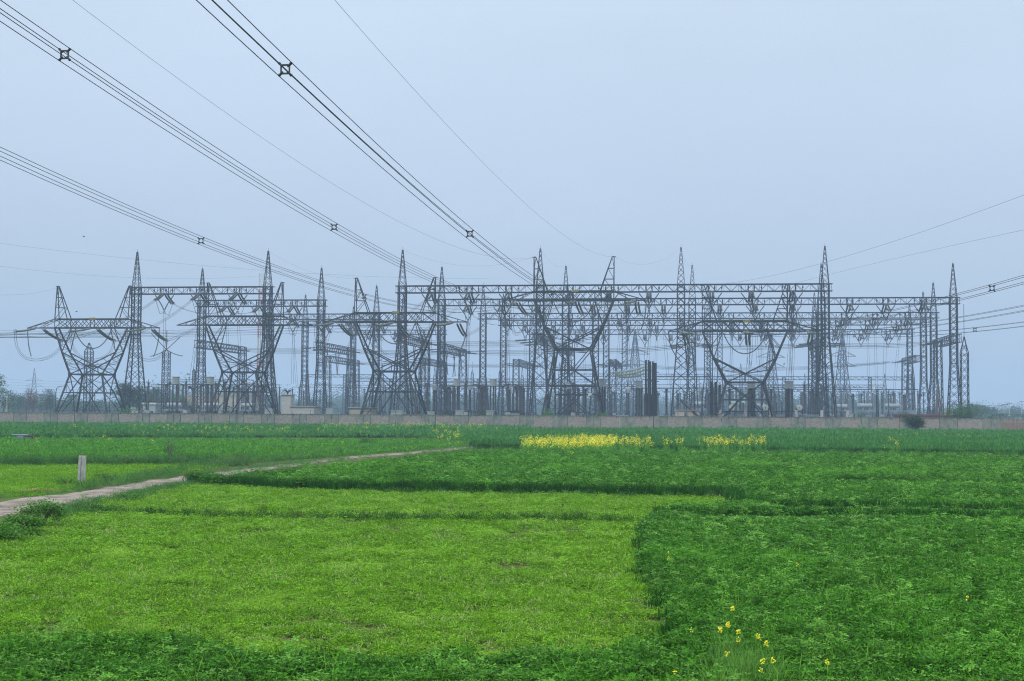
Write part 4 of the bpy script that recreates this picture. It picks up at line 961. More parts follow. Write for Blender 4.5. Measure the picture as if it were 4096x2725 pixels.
def bay(x0, L, brick=.565, parent=t, cut=True):
    Lb = L*brick
    m = MB(); m.box((x0+Lb/2, 0, WH/2), (Lb-.10, .20, WH)); m.build('brick_bay', MB_, parent)
    m = MB(); h = (L-Lb)/2
    for k in (0, 1): m.box((x0+Lb+h*(k+.5)+(.02 if k else -.0), .01, WH/2), (h-.14, .30, WH)); 
    m.box((x0+Lb+h, .03, WH/2), (.2, .12, WH)); m.build('plaster_bay', MC_, parent)
for i in range(nb): bay(-(i+1)*pitch_s, pitch_s)
m = MB(); m.box((-nb*pitch_s/2, 0, WH+.045), (nb*pitch_s, .33, .09)); m.build('coping', MC_, t)
def fpost(x, parent):
    m = MB(); hgt = random.uniform(.55, .75); b_ = random.choice((0, 0, .12, -.15)); m.bar((x, .05, WH), (x+b_*.3, .05, WH+hgt*.65), .06); m.bar((x+b_*.3, .05, WH+hgt*.65), (x+b_*1.6, -.12, WH+hgt), .05); m.build('fence_post', M['black'], parent)
x = -1.2
while x > -nb*pitch_s+1:
    fpost(x, t); x -= random.choice((2.8, 2.8, 3.4, 5.6))
w1 = at(4006, 1700, 228.5); w1.z = 0; ang = math.atan2(w1.y-w0.y, w1.x-w0.x); L2 = (w1-w0).length
t2 = thing('boundary_wall', 'right stretch of the boundary wall with wider bays behind the dark bush', 'wall', w0, ang)
for a, c in ((0, .24), (.24, .485), (.485, .735), (.735, 1)): bay(a*L2, (c-a)*L2, .565, t2)
m = MB(); m.box((L2/2, 0, WH+.045), (L2, .33, .09)); m.build('coping', MC_, t2)
for k in range(9): fpost(1.3+k*L2/9, t2)
t3 = thing('boundary_wall', 'short red-brown wall with pale upright pillars at the right edge', 'wall', w1, ang); L3 = 30
m = MB(); m.box((L3/2, .02, .95), (L3, .2, 1.9)); m.build('infill', MR_, t3); m = MB(); m.box((L3/2, .02, 2.2), (L3, .18, .6)); m.build('upper_band', MB_, t3)
for k in range(40): m = MB(); m.box((k*.76+.06, -.03, 1.25), (.16, .3, 2.5)); m.build('pillar', MC_, t3)
for k in range(10): fpost(1+k*2.8, t3)
# ================================================================ ground
def polymesh(name, pts, z): 
    me = bpy.data.meshes.new(name); me.from_pydata([(p.x, p.y, z) for p in pts], [], [tuple(range(len(pts)))]); me.update(); return me
gm, nt, b = nodes('field_soil_and_green'); L = nt.links
g = N(nt, 'ShaderNodeNewGeometry'); n1 = N(nt, 'ShaderNodeTexNoise', Scale=.9, Detail=8.0, Roughness=.7); L.new(g.outputs['Position'], n1.inputs['Vector'])
r = N(nt, 'ShaderNodeValToRGB'); e = r.color_ramp.elements; e[0].position = .3; e[0].color = (.13, .10, .06, 1); e[1].position = .62; e[1].color = (.06, .15, .012, 1); k = e.new(.46); k.color = (.085, .085, .035, 1)
L.new(n1.outputs['Fac'], r.inputs['Fac']); L.new(r.outputs[0], b.inputs['Base Color']); b.inputs['Roughness'].default_value = 1; b.inputs['Specular IOR Level'].default_value = .05
me = bpy.data.meshes.new('ground'); me.from_pydata([(-2150, -250, 0), (2150, -250, 0), (2150, 2550, 0), (-2150, 2550, 0)], [], [(0, 1, 2, 3)]); me.materials.append(gm)
tag(link('ground', me), None, None, None, 'structure')
ym = mat('yard_gravel', (.16, .17, .15), (.10, .13, .08), 1, 0, .4)
A = onrow(-400, WZ+1.5); B_ = onrow(4500, WZ+1.5); me = polymesh('yard', [A, B_, B_+AY*420, A+AY*420], .004); me.materials.append(ym); tag(link('yard_ground', me), None, None, None, 'structure')
# dirt path
pm, nt, b = nodes('dry_dirt_path'); L = nt.links; g = N(nt, 'ShaderNodeNewGeometry'); n1 = N(nt, 'ShaderNodeTexNoise', Scale=.8, Detail=9.0, Roughness=.72); L.new(g.outputs['Position'], n1.inputs['Vector'])
n2 = N(nt, 'ShaderNodeTexNoise', Scale=4.5, Detail=6.0, Roughness=.7); mp = N(nt, 'ShaderNodeMapping'); mp.inputs['Rotation'].default_value = (0, 0, R(-52)); mp.inputs['Scale'].default_value = (.25, 1.4, 1); L.new(g.outputs['Position'], mp.inputs[0]); L.new(mp.outputs[0], n2.inputs['Vector'])
r = N(nt, 'ShaderNodeValToRGB'); e = r.color_ramp.elements; e[0].position = .42; e[0].color = (.11, .085, .06, 1); e[1].position = .66; e[1].color = (.42, .37, .32, 1); k = e.new(.50); k.color = (.27, .225, .185, 1)
ad = N(nt, 'ShaderNodeMix', data_type='RGBA'); ad.inputs[0].default_value = .5; L.new(n1.outputs['Fac'], ad.inputs[6]); L.new(n2.outputs['Fac'], ad.inputs[7]); L.new(ad.outputs[2], r.inputs['Fac'])
L.new(r.outputs[0], b.inputs['Base Color']); b.inputs['Roughness'].default_value = 1; b.inputs['Specular IOR Level'].default_value = .1
bp = N(nt, 'ShaderNodeBump', Strength=.6, Distance=.08); L.new(ad.outputs[2], bp.inputs['Height']); L.new(bp.outputs[0], b.inputs['Normal'])
PATH_U = [(-2200, 2300), (-420, 2062), (0, 2008), (300, 1972), (500, 1938), (700, 1908), (800, 1898), (940, 1880), (1100, 1862), (1250, 1845), (1400, 1826), (1600, 1812), (1750, 1800), (1890, 1787)]
PATH_L = [(-2200, 2460), (-420, 2150), (0, 2066), (230, 2034), (420, 1996), (600, 1962), (700, 1940), (790, 1922), (960, 1894), (1120, 1872), (1270, 1853), (1420, 1833), (1620, 1819), (1760, 1806), (1895, 1791)]
def dense(pl, n=6, j=.0):
    out = []
    for a, b_ in zip(pl, pl[1:]):
        for i in range(n): out.append((lerp(a[0], b_[0], i/n)+random.gauss(0, 4)*j, lerp(a[1], b_[1], i/n)+random.gauss(0, 1)*j*(2.2 if a[0] < 700 else .8)))
    out.append(pl[-1]); return out
pp = [onz(*q) for q in dense(PATH_U, 6, 1)]+[onz(*q) for q in reversed(dense(PATH_L, 6, 1))]
def tri_poly(name, pts, z, m_):
    import mathutils; me = bpy.data.meshes.new(name); tr = mathutils.geometry.tessellate_polygon([[Vector((p.x, p.y, 0)) for p in pts]])
    me.from_pydata([(p.x, p.y, z) for p in pts], [], [tuple(x) for x in tr]); me.materials.append(m_); me.update()
    for p in me.polygons:
        if p.normal.z < 0: p.flip()
    return me
tag(link('path', tri_poly('path', pp, .006, pm)), None, None, None, 'structure')
pp = [onz(*q) for q in ((2340, 1728), (2400, 1723), (2480, 1719.5), (2600, 1718.5), (2860, 1722), (2860, 1727), (2600, 1724), (2500, 1726), (2420, 1729))]
tag(link('path', tri_poly('path', pp, .006, pm)), None, None, None, 'structure')
# ================================================================ crops: canopy sheets carrying instanced leaf tufts
def proto(name, gen, mt, n, seed):
    rg = random.Random(seed); V = []; F = []
    gen(V, F, rg, n)
    me = bpy.data.meshes.new(name); me.from_pydata(V, [], F); me.materials.append(mt); me.update()
    return bpy.data.objects.new(name, me)
def leafquad(V, F, c, d, up, w, l, fold=.0):
    s = d.cross(up); s = s.normalized() if s.length > 1e-4 else Vector((1, 0, 0)); b0 = len(V)
    V += [tuple(c), tuple(c+d*l*.5+s*w*.5), tuple(c+d*l), tuple(c+d*l*.5-s*w*.5)]; F.append((b0, b0+1, b0+2, b0+3))
def rv(rg, up=.3): 
    a = rg.uniform(0, 6.283); e = rg.uniform(-.35, .8)*1; return Vector((math.cos(a), math.sin(a), e+up*0)).normalized()
def g_clover(V, F, rg, n, rad=.18, H=.26, l=.047):
    for _ in range(n):
        a = rg.uniform(0, 6.283); q = rad*math.sqrt(rg.random()); z = H*(rg.random()**.6)*(1-.35*(q/rad)**2)
        c = Vector((q*math.cos(a), q*math.sin(a), z)); a0 = rg.uniform(0, 6.28); tl = Vector((rg.gauss(0, .38), rg.gauss(0, .38), 1)).normalized()
        for k in range(3):
            d = Vector((math.cos(a0+k*2.09), math.sin(a0+k*2.09), rg.uniform(-.15, .35))); d = (d-tl*d.dot(tl)*.7).normalized()
            leafquad(V, F, c, d, tl, l*rg.uniform(.42, .6), l*rg.uniform(.8, 1.3))
    for _ in range(n//7):   # stems / upright grass blades
        a = rg.uniform(0, 6.283); q = rad*rg.random(); c = Vector((q*math.cos(a), q*math.sin(a), H*.3)); d = Vector((rg.gauss(0, .35), rg.gauss(0, .35), 1)).normalized(); leafquad(V, F, c, d, Vector((math.cos(a), math.sin(a), 0)), .006, H*rg.uniform(.7, 1.0))
def g_mown(V, F, rg, n, rad=.2):
    for _ in range(n):
        a = rg.uniform(0, 6.283); q = rad*math.sqrt(rg.random()); c = Vector((q*math.cos(a), q*math.sin(a), rg.uniform(0, .05)))
        if rg.random() < .78:
            a0 = rg.uniform(0, 6.28); tl = Vector((rg.gauss(0, .4), rg.gauss(0, .4), 1)).normalized()
            for k in range(3):
                d = Vector((math.cos(a0+k*2.09), math.sin(a0+k*2.09), rg.uniform(-.1, .3))).normalized(); leafquad(V, F, c, d, tl, .018, rg.uniform(.022, .036))
        else:
            d = Vector((rg.gauss(0, .45), rg.gauss(0, .45), 1)).normalized(); leafquad(V, F, c, d, Vector((math.cos(a), math.sin(a), 0)), rg.uniform(.005, .009), rg.uniform(.04, .08))
def g_blade(V, F, rg, n, rad=.35, H=.6, w=.02, lean=.22):
    for _ in range(n):
        a = rg.uniform(0, 6.283); q = rad*math.sqrt(rg.random()); c = Vector((q*math.cos(a), q*math.sin(a), H*rg.uniform(-.1, .45))); d = Vector((rg.gauss(0, lean), rg.gauss(0, lean), 1)).normalized()
        leafquad(V, F, c, d, Vector((math.cos(a*3), math.sin(a*3), 0)), w*rg.uniform(.7, 1.3), H*rg.uniform(.4, .62))
def g_weed(V, F, rg, n, rad=.3, H=.45):
    for _ in range(n):
        a = rg.uniform(0, 6.283); q = rad*math.sqrt(rg.random())*(.7); z = H*rg.random()*(1-.5*q/rad); c = Vector((q*math.cos(a), q*math.sin(a), z)); d = Vector((math.cos(a)+rg.gauss(0, .6), math.sin(a)+rg.gauss(0, .6), rg.uniform(-.1, 1.4))).normalized()
        if rg.random() < .5: leafquad(V, F, c, d, Vector((rg.gauss(0, .4), rg.gauss(0, .4), 1)).normalized(), rg.uniform(.02, .045), rg.uniform(.05, .1))
        else: leafquad(V, F, c, Vector((rg.gauss(0, .3), rg.gauss(0, .3), 1)).normalized(), Vector((math.cos(a), math.sin(a), 0)), .01, rg.uniform(.1, .25))
def g_flower(V, F, rg, n, rad=.12, H=1.0):
    for _ in range(n):
        a = rg.uniform(0, 6.283); q = rad*rg.random(); c = Vector((q*math.cos(a), q*math.sin(a), H*rg.uniform(.72, 1.05))); leafquad(V, F, c, rv(rg), Vector((rg.gauss(0, .6), rg.gauss(0, .6), 1)).normalized(), .045, .055)
def inpoly(x, y, P):
    c = np.zeros(len(x), bool); n = len(P)
    for i in range(n):
        x0, y0 = P[i]; x1, y1 = P[(i+1) % n]
        k = ((y0 > y) != (y1 > y)); t_ = (x1-x0)*(y-y0)/((y1-y0) if abs(y1-y0) > 1e-9 else 1e-9)+x0; c ^= k & (x < t_)
    return c
def vnoise(x, y, s, seed=0):
    """cheap value noise on numpy arrays"""
    rg = np.random.default_rng(seed); T = rg.random((256, 256)); u = x/s+1000; v = y/s+1000; i = np.floor(u).astype(int); j = np.floor(v).astype(int); fu = u-i; fv = v-j
    fu = fu*fu*(3-2*fu); fv = fv*fv*(3-2*fv); g = lambda a, b_: T[a % 256, b_ % 256]
    return (g(i, j)*(1-fu)+g(i+1, j)*fu)*(1-fv)+(g(i, j+1)*(1-fu)+g(i+1, j+1)*fu)*fv
def ground_poly(pl): return [tuple(onz(p[0], p[1], p[2] if len(p) > 2 else 0)[:2]) for p in pl]
def scatter(P, dens, dref, dmin=8., emax=400., cap=2.0, wide=.46):
    """points in polygon P; density dens/m2 up to dref then falling with distance squared; returns x,y,scale"""
    xs, ys, ss = [], [], []; ylo = max(dmin, min(p[1] for p in P)); yhi = min(emax, max(p[1] for p in P)); d = ylo
    while d < yhi:
        d2 = min(yhi, d*1.06+.3); k = max(1., (d+d2)/2/dref); sc = min(k, cap); rho = dens/sc**2*(1 if k <= cap else (cap/k)**.6)
        x0 = max(-.40*d2-10, min(p[0] for p in P)); x1 = min(.40*d2+10, max(p[0] for p in P))
        if x1 > x0:
            n_ = rng.poisson((x1-x0)*(d2-d)*rho); x = rng.uniform(x0, x1, n_); y = rng.uniform(d, d2, n_); q = inpoly(x, y, P); xs.append(x[q]); ys.append(y[q]); ss.append(np.full(q.sum(), sc))
        d = d2
    return (np.concatenate(xs), np.concatenate(ys), np.concatenate(ss)) if xs else (np.zeros(0),)*3
def crop(name, label, layers, canopy=None, cat_=None):
    """layers: list of (protos, x, y, z, scale, zscale); canopy: (verts, faces, material)"""
    V = [] if not canopy else list(canopy[0]); nc = len(V); protos = []; idx = []; rot = []; scl = []; P = []
    for pr, x, y, z, s, zs in layers:
        k0 = len(protos); protos += pr; n_ = len(x)
        P.append(np.stack([x, y, z], 1)); idx.append(rng.integers(0, len(pr), n_)+k0)
        rot.append(np.stack([rng.normal(0, .12, n_), rng.normal(0, .12, n_), rng.uniform(0, 6.283, n_)], 1)); j = rng.uniform(.8, 1.25, n_); scl.append(np.stack([s*j, s*j, zs*j], 1))
    P = np.concatenate(P); allv = np.concatenate([np.array(V).reshape(-1, 3), P]) if nc else P
    me = bpy.data.meshes.new(name); me.from_pydata(allv.tolist(), [], canopy[1] if canopy else [])
    if canopy: me.materials.append(canopy[2])
    me.attributes.new('ti', 'INT', 'POINT').data.foreach_set('value', np.concatenate([np.full(nc, -1), np.concatenate(idx)]).astype(np.int32))
    me.attributes.new('tr', 'FLOAT_VECTOR', 'POINT').data.foreach_set('vector', np.concatenate([np.zeros((nc, 3)), np.concatenate(rot)]).astype(np.float32).ravel())
    me.attributes.new('ts', 'FLOAT_VECTOR', 'POINT').data.foreach_set('vector', np.concatenate([np.zeros((nc, 3)), np.concatenate(scl)]).astype(np.float32).ravel())
    o = link(name, me); tag(o, label, None, None, 'stuff')
    ng = bpy.data.node_groups.new(name+'_tufts', 'GeometryNodeTree'); ng.interface.new_socket('Geometry', in_out='INPUT', socket_type='NodeSocketGeometry'); ng.interface.new_socket('Geometry', in_out='OUTPUT', socket_type='NodeSocketGeometry')
    gi = ng.nodes.new('NodeGroupInput'); go = ng.nodes.new('NodeGroupOutput'); jn = ng.nodes.new('GeometryNodeJoinGeometry')
    iop = ng.nodes.new('GeometryNodeInstanceOnPoints'); g2i = ng.nodes.new('GeometryNodeGeometryToInstance')
    def attr(nm, ty): a = ng.nodes.new('GeometryNodeInputNamedAttribute'); a.data_type = ty; a.inputs['Name'].default_value = nm; return a
    ai, ar, as_ = attr('ti', 'INT'), attr('tr', 'FLOAT_VECTOR'), attr('ts', 'FLOAT_VECTOR'); cp = ng.nodes.new('FunctionNodeCompare'); cp.data_type = 'INT'; cp.operation = 'GREATER_EQUAL'
    ng.links.new(ai.outputs['Attribute'], cp.inputs[2]); cp.inputs[3].default_value = 0
    for pr in reversed(protos):
        oi = ng.nodes.new('GeometryNodeObjectInfo'); oi.inputs['Object'].default_value = pr; oi.inputs['As Instance'].default_value = True; ng.links.new(oi.outputs['Geometry'], jn.inputs[0])
    ng.links.new(gi.outputs[0], iop.inputs['Points']); ng.links.new(cp.outputs[0], iop.inputs['Selection']); ng.links.new(jn.outputs[0], iop.inputs['Instance'])
    iop.inputs['Pick Instance'].default_value = True; ng.links.new(ai.outputs['Attribute'], iop.inputs['Instance Index']); ng.links.new(ar.outputs['Attribute'], iop.inputs['Rotation']); ng.links.new(as_.outputs['Attribute'], iop.inputs['Scale'])
    j2 = ng.nodes.new('GeometryNodeJoinGeometry'); ng.links.new(iop.outputs[0], j2.inputs[0]); ng.links.new(gi.outputs[0], j2.inputs[0]); ng.links.new(j2.outputs[0], go.inputs[0])
    md = o.modifiers.new('tufts', 'NODES'); md.node_group = ng; return o
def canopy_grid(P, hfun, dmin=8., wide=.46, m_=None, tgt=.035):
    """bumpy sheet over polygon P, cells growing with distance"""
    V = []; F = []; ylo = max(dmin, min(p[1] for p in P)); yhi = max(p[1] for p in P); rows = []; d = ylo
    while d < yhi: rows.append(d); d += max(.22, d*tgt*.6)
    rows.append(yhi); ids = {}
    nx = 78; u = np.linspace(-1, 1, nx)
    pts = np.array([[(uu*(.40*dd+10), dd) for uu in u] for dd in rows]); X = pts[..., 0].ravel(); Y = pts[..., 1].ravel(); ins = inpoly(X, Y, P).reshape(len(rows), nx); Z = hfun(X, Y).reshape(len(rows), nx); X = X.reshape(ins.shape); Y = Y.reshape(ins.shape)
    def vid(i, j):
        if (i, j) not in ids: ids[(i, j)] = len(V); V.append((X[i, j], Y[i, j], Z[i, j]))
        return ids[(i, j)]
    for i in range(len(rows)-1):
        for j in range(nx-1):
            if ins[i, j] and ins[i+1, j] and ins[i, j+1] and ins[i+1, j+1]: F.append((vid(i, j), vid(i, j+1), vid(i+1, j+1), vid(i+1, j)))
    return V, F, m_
LM = {'clover': leafmat('clover_leaf', (.024, .095, .005), (.090, .31, .014), .3, .9, .65, .72, ((.105, .33, .015), .2, .53)),
      'clover2': leafmat('clover_leaf_pale', (.10, .32, .02), (.22, .45, .055), .3, .6, .45, .7),
      'mown': leafmat('mown_clover_leaf', (.055, .21, .004), (.32, .60, .028), .35, 4.0, .65, .55, ((.27, .50, .04), .45, .55)),
      'mown_dry': leafmat('mown_stalk', (.36, .46, .14), (.5, .55, .25), .3, .8, .5, .8),
      'young': leafmat('young_crop_leaf', (.045, .20, .01), (.18, .46, .035), .3, 1.2, .65, .6, ((.10, .30, .04), .3, .52)),
      'wheat': leafmat('wheat_leaf', (.035, .16, .03), (.11, .31, .06), .3, .15, .5, .75, ((.09, .27, .05), .06, .5)),
      'weed': leafmat('verge_weed_leaf', (.05, .17, .035), (.12, .30, .06), .3, .9, .6, .6, ((.16, .25, .08), .5, .56)),
      'ridge': leafmat('ridge_weed_leaf', (.015, .08, .008), (.06, .19, .02), .3, .9, .6, .5, ((.11, .08, .035), .9, .56)),
      'petal': leafmat('mustard_petal', (.74, .67, .02), (.86, .78, .05), .25, 1, .5, .95),
      'feather': leafmat('feathery_weed_leaf', (.09, .25, .03), (.19, .38, .07), .3, 2, .6, .8),
      'stem': leafmat('mustard_stem', (.07, .26, .02), (.14, .38, .05), .3, 1, .6, .8),
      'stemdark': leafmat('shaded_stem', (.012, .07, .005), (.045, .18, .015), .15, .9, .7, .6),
      'under': leafmat('shaded_undergrowth', (.006, .035, .004), (.012, .055, .006), 0, .7, .9, .6),  # shade between the clover leaves is put into this dark sheet colour
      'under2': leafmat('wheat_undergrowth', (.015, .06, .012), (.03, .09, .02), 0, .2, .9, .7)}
pr_cl = [proto('clover_tuft', g_clover, LM['clover'], 40, s) for s in range(3)]; pr_cl2 = [proto('clover_tuft', g_clover, LM['clover2'], 46, 9)]
pr_mo = [proto('mown_tuft', g_mown, LM['mown'], 60, s) for s in range(3)]; pr_md = [proto('mown_stalks', lambda V, F, r_, n_: g_blade(V, F, r_, n_, .18, .12, .007, .6), LM['mown_dry'], 16, 5)]
pr_yo = [proto('young_tuft', lambda V, F, r_, n_: g_blade(V, F, r_, n_, .3, .28, .03, .4), LM['young'], 60, s) for s in range(2)]
pr_wh = [proto('wheat_tuft', lambda V, F, r_, n_: g_blade(V, F, r_, n_, .5, .62, .05, .16), LM['wheat'], 60, s) for s in range(2)]
pr_we = [proto('weed_tuft', g_weed, LM['weed'], 60, s) for s in range(3)]; pr_ri = [proto('ridge_tuft', g_weed, LM['ridge'], 60, s+20) for s in range(2)]
pr_gb = [proto('grass_blades', lambda V, F, r_, n_: g_blade(V, F, r_, n_, .12, .42, .008, .45), LM['clover2'], 7, 41)]
pr_sm = [proto('stem_tuft', lambda V, F, r_, n_: g_blade(V, F, r_, n_, .16, .42, .016, .18), LM['stemdark'], 50, s+70) for s in range(2)]
pr_fl = [proto('mustard_heads', g_flower, LM['petal'], 15, s) for s in range(2)]; pr_st = [proto('mustard_stems', lambda V, F, r_, n_: g_blade(V, F, r_, n_, .12, 1.0, .02, .1), LM['stem'], 9, 4)]
def strip(line, w_, dens, jitter=1.):
    """random points scattered about a ground polyline"""
    X = []; Y = []
    for (x0, y0), (x1, y1) in zip(line, line[1:]):
        L_ = math.hypot(x1-x0, y1-y0); n_ = rng.poisson(L_*dens*2*w_); t_ = rng.random(n_); o_ = rng.normal(0, w_/1.6, n_); nx_, ny_ = -(y1-y0)/L_, (x1-x0)/L_; X.append(x0+(x1-x0)*t_+nx_*o_); Y.append(y0+(y1-y0)*t_+ny_*o_)
    return np.concatenate(X), np.concatenate(Y)
TALL = [(770, 1934, 0), (1100, 1962, 0), (1700, 1974, 0), (2300, 1984, 0), (2925, 1996, 0), (2955, 2028, 0), (2870, 2046, 0), (2735, 2052, 0), (2640, 2074, 0), (2585, 2120, 0), (2575, 2210, 0), (2590, 2330, 0), (2650, 2440, 0), (2720, 2560, .1),
        (2600, 2530, .26), (2400, 2580, .26), (2200, 2560, .26), (1950, 2600, .26), (1750, 2585, .26), (1500, 2615, .26), (1200, 2585, .26), (1000, 2590, .26), (800, 2530, .26), (640, 2500, .26), (450, 2535, .26), (250, 2520, .26), (0, 2535, .26), (-700, 2530, .26), (-2600, 2530, .26),
        (-5000, 3900, 0), (9500, 3900, 0), (7600, 2500, 0), (5300, 1838, .35), (4096, 1826, .4), (2900, 1812, .4), (1900, 1802, .4), (1620, 1834, .4), (1300, 1866, .4), (1150, 1884, .4), (850, 1908, .4)]
TALLG = ground_poly(TALL)
def pathdist(X, Y, line):
    d = np.full(X.shape, 1e9)
    for (x0, y0), (x1, y1) in zip(line, line[1:]):
        dx, dy = x1-x0, y1-y0; t_ = np.clip(((X-x0)*dx+(Y-y0)*dy)/(dx*dx+dy*dy), 0, 1); d = np.minimum(d, np.hypot(X-x0-t_*dx, Y-y0-t_*dy))
    return d
DIP1 = ground_poly([(2950, 2020), (3100, 2036), (3500, 2040), (4400, 2066)]); DIP2 = ground_poly([(2620, 2070), (2900, 2078), (3300, 2072), (3800, 2082), (4500, 2100)]); DIP3 = ground_poly([(3300, 2180), (3700, 2185), (4000, 2190)]); DIP4 = ground_poly([(2900, 1952), (3500, 1955), (4400, 1978)])
DIP5 = ground_poly([(3280, 2235), (3420, 2262)])
edgeline = TALLG[:14]
farA = TALLG[13:29]
def tall_h(X, Y):
    h = .27+.22*np.clip((Y-45)/8, 0, 1)+.07*(vnoise(X, Y, 1.3, 1)-.5)+.09*(vnoise(X, Y, .45, 2)-.5)+.06*(vnoise(X, Y, 4, 3)-.5)
    for L_, w_, a_ in ((DIP1, 4, .26), (DIP2, 4, .22), (DIP3, 3, .13), (DIP4, 6, .2), (DIP5, 2.5, .12)):
        lx = np.array([p[0] for p in L_]); ly = np.array([p[1] for p in L_]); dy = np.interp(X, lx, ly)-Y; dx = np.clip((X-lx[0]+1.5)/3, 0, 1)*np.clip((lx[-1]-X+1.5)/3, 0, 1)
        dy = dy+.35*(vnoise(X, Y*0, 2.5, 12)-.5)*2
        h = h-a_*dx*np.where((dy > 0) & (dy < w_), 1-dy/w_, 0)
    e = np.minimum(pathdist(X, Y, edgeline), pathdist(X, Y, farA)); return np.maximum(.02, h*np.clip(.45+e/.12, 0, 1))
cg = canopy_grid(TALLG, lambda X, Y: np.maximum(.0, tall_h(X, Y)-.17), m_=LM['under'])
x, y, s = scatter(TALLG, 52, 24, 7.0, cap=1.55); h = tall_h(x, y); zf = np.clip(h/.27, .28, 1.05); z = np.maximum(0, h-.26*zf-.02*s)
hs = np.minimum(s, 1+.35*(s-1))*np.where(rng.random(len(x)) < .06, 1.45, 1.0)*zf; q = rng.random(len(x)) < .86; gb = rng.random(len(x)) < .035
e_ = rng.random
crop('clover_crop', 'tall dark green clover filling the right side and the bottom edge', [(pr_cl, x[q], y[q], z[q], s[q]*1.0, hs[q]), (pr_cl2, x[~q], y[~q], z[~q]+.02, s[~q], hs[~q]), (pr_gb, x[gb], y[gb], z[gb]+.1, s[gb], s[gb]*0+1)], cg)
x, y = strip(TALLG[:6], .15, 75); x2, y2 = strip(TALLG[5:14], .14, 16); x3 = []; y3 = []
for L_ in (DIP1, DIP2, DIP4): a, b_ = strip([(p[0], p[1]+.1) for p in L_], .14, 50); x3.append(a); y3.append(b_)
x3 = np.concatenate(x3); y3 = np.concatenate(y3); x4, y4 = strip(ground_poly([(1920, 1797), (2300, 1803), (2900, 1809), (4096, 1827), (4500, 1833)]), .25, 26)
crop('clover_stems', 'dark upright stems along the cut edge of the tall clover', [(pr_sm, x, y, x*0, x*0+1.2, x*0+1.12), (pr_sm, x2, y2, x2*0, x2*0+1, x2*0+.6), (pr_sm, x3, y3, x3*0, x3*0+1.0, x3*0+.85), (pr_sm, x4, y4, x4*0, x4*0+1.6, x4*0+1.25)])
MOWN = [(-3000, 2400), (-900, 2210), (0, 2120), (180, 2085), (330, 2040), (560, 1990), (780, 1940), (1100, 1962), (1700, 1974), (2300, 1986), (2930, 1998), (2960, 2030), (2870, 2048), (2735, 2054), (2640, 2076), (2590, 2120), (2580, 2330), (2720, 2470), (2640, 2720), (1900, 2760), (-3500, 2760)]
MG = ground_poly(MOWN); x, y, s = scatter(MG, 50, 20, 11., cap=1.7); eg = pathdist(x, y, TALLG[:6]); kk = (vnoise(x, y, .9, 51)+.35*vnoise(x, y, .3, 52) < 1.02) & ((eg > .35) | (vnoise(x, y, 1.2, 53) > .55)); x = x[kk]; y = y[kk]; s = s[kk]; q = rng.random(len(x)) < np.where(y < 27, .80, .95)
RIDGE = ground_poly([(330, 2052), (520, 2068), (900, 2078), (1400, 2084), (2000, 2088), (2560, 2096)]); 
z0 = np.zeros(len(x)); rd = np.exp(-(pathdist(x, y, RIDGE)/.5)**2)
crop('mown_clover', 'bright yellow-green freshly mown clover in the centre and left', [(pr_mo, x[q], y[q], z0[q]+.05*vnoise(x, y, 2., 5)[q], s[q], np.minimum(s, 1.2)[q]), (pr_md, x[~q], y[~q], z0[~q], s[~q], np.minimum(s, 1.5)[~q])])
x, y = strip(RIDGE, .38, 34); x2, y2 = strip(ground_poly([(770, 1942), (1700, 1980), (2300, 1991), (2930, 2002)]), .25, 9)
crop('ridge_weeds', 'thin line of darker weeds and bare soil crossing the mown clover', [(pr_ri, x, y, x*0, x*0+.8, x*0+.55), (pr_we, x2, y2, x2*0, x2*0+.8, x2*0+.6)])
# left fields
F1 = ground_poly([(-2000, 2120), (-900, 2040), (0, 1990), (160, 1985), (330, 1950), (640, 1905), (880, 1872), (900, 1864), (-1600, 1862)])
F2 = ground_poly([(-1600, 1850), (1000, 1850), (1200, 1838), (1500, 1815), (1880, 1782), (1700, 1768), (-1400, 1758)])
for P_, nm, lb, dn in ((F1, 'short_crop', 'low bright green crop left of the path around the concrete post', 26), (F2, 'young_crop', 'smooth mid-green crop strip beyond the dark verge on the left', 20)):
    x, y, s = scatter(P_, dn, 50, 20, cap=2.6); crop(nm, lb, [(pr_mo if P_ is F1 else pr_yo, x, y, x*0-.02, s*(1.3 if P_ is F1 else 1), np.minimum(s, 1.25)*(1.6 if P_ is F1 else 1))], None if P_ is F1 else canopy_grid(P_, lambda X, Y: .05+.06*vnoise(X, Y, 3, 4), 20, m_=LM['young']))
W1 = ground_poly([(-900, 1748), (1700, 1752), (1900, 1768), (2100, 1776), (2100, 1715), (1500, 1708), (-900, 1698)])
W2 = ground_poly([(1900, 1796), (2300, 1802), (2900, 1808), (4096, 1826), (5300, 1840), (5300, 1754), (4096, 1743), (3362, 1734), (2900, 1731), (2300, 1733), (2050, 1742), (1950, 1770)])
for P_, nm, lb in ((W1, 'wheat_crop', 'blue-green young wheat at the foot of the wall on the left'), (W2, 'wheat_crop', 'blue-green young wheat between the clover and the wall on the right')):
    x, y, s = scatter(P_, 10, 70, 60, cap=3); hh = lambda X, Y: .42+.12*vnoise(X, Y, 7, 7)
    crop(nm, lb, [(pr_wh, x, y, hh(x, y)-.38, s, s*0+1.05)], canopy_grid(P_, lambda X, Y: hh(X, Y)*np.clip(.1+pathdist(X, Y, P_+[P_[0]])/.6, 0, 1), 60, m_=LM['under2']))
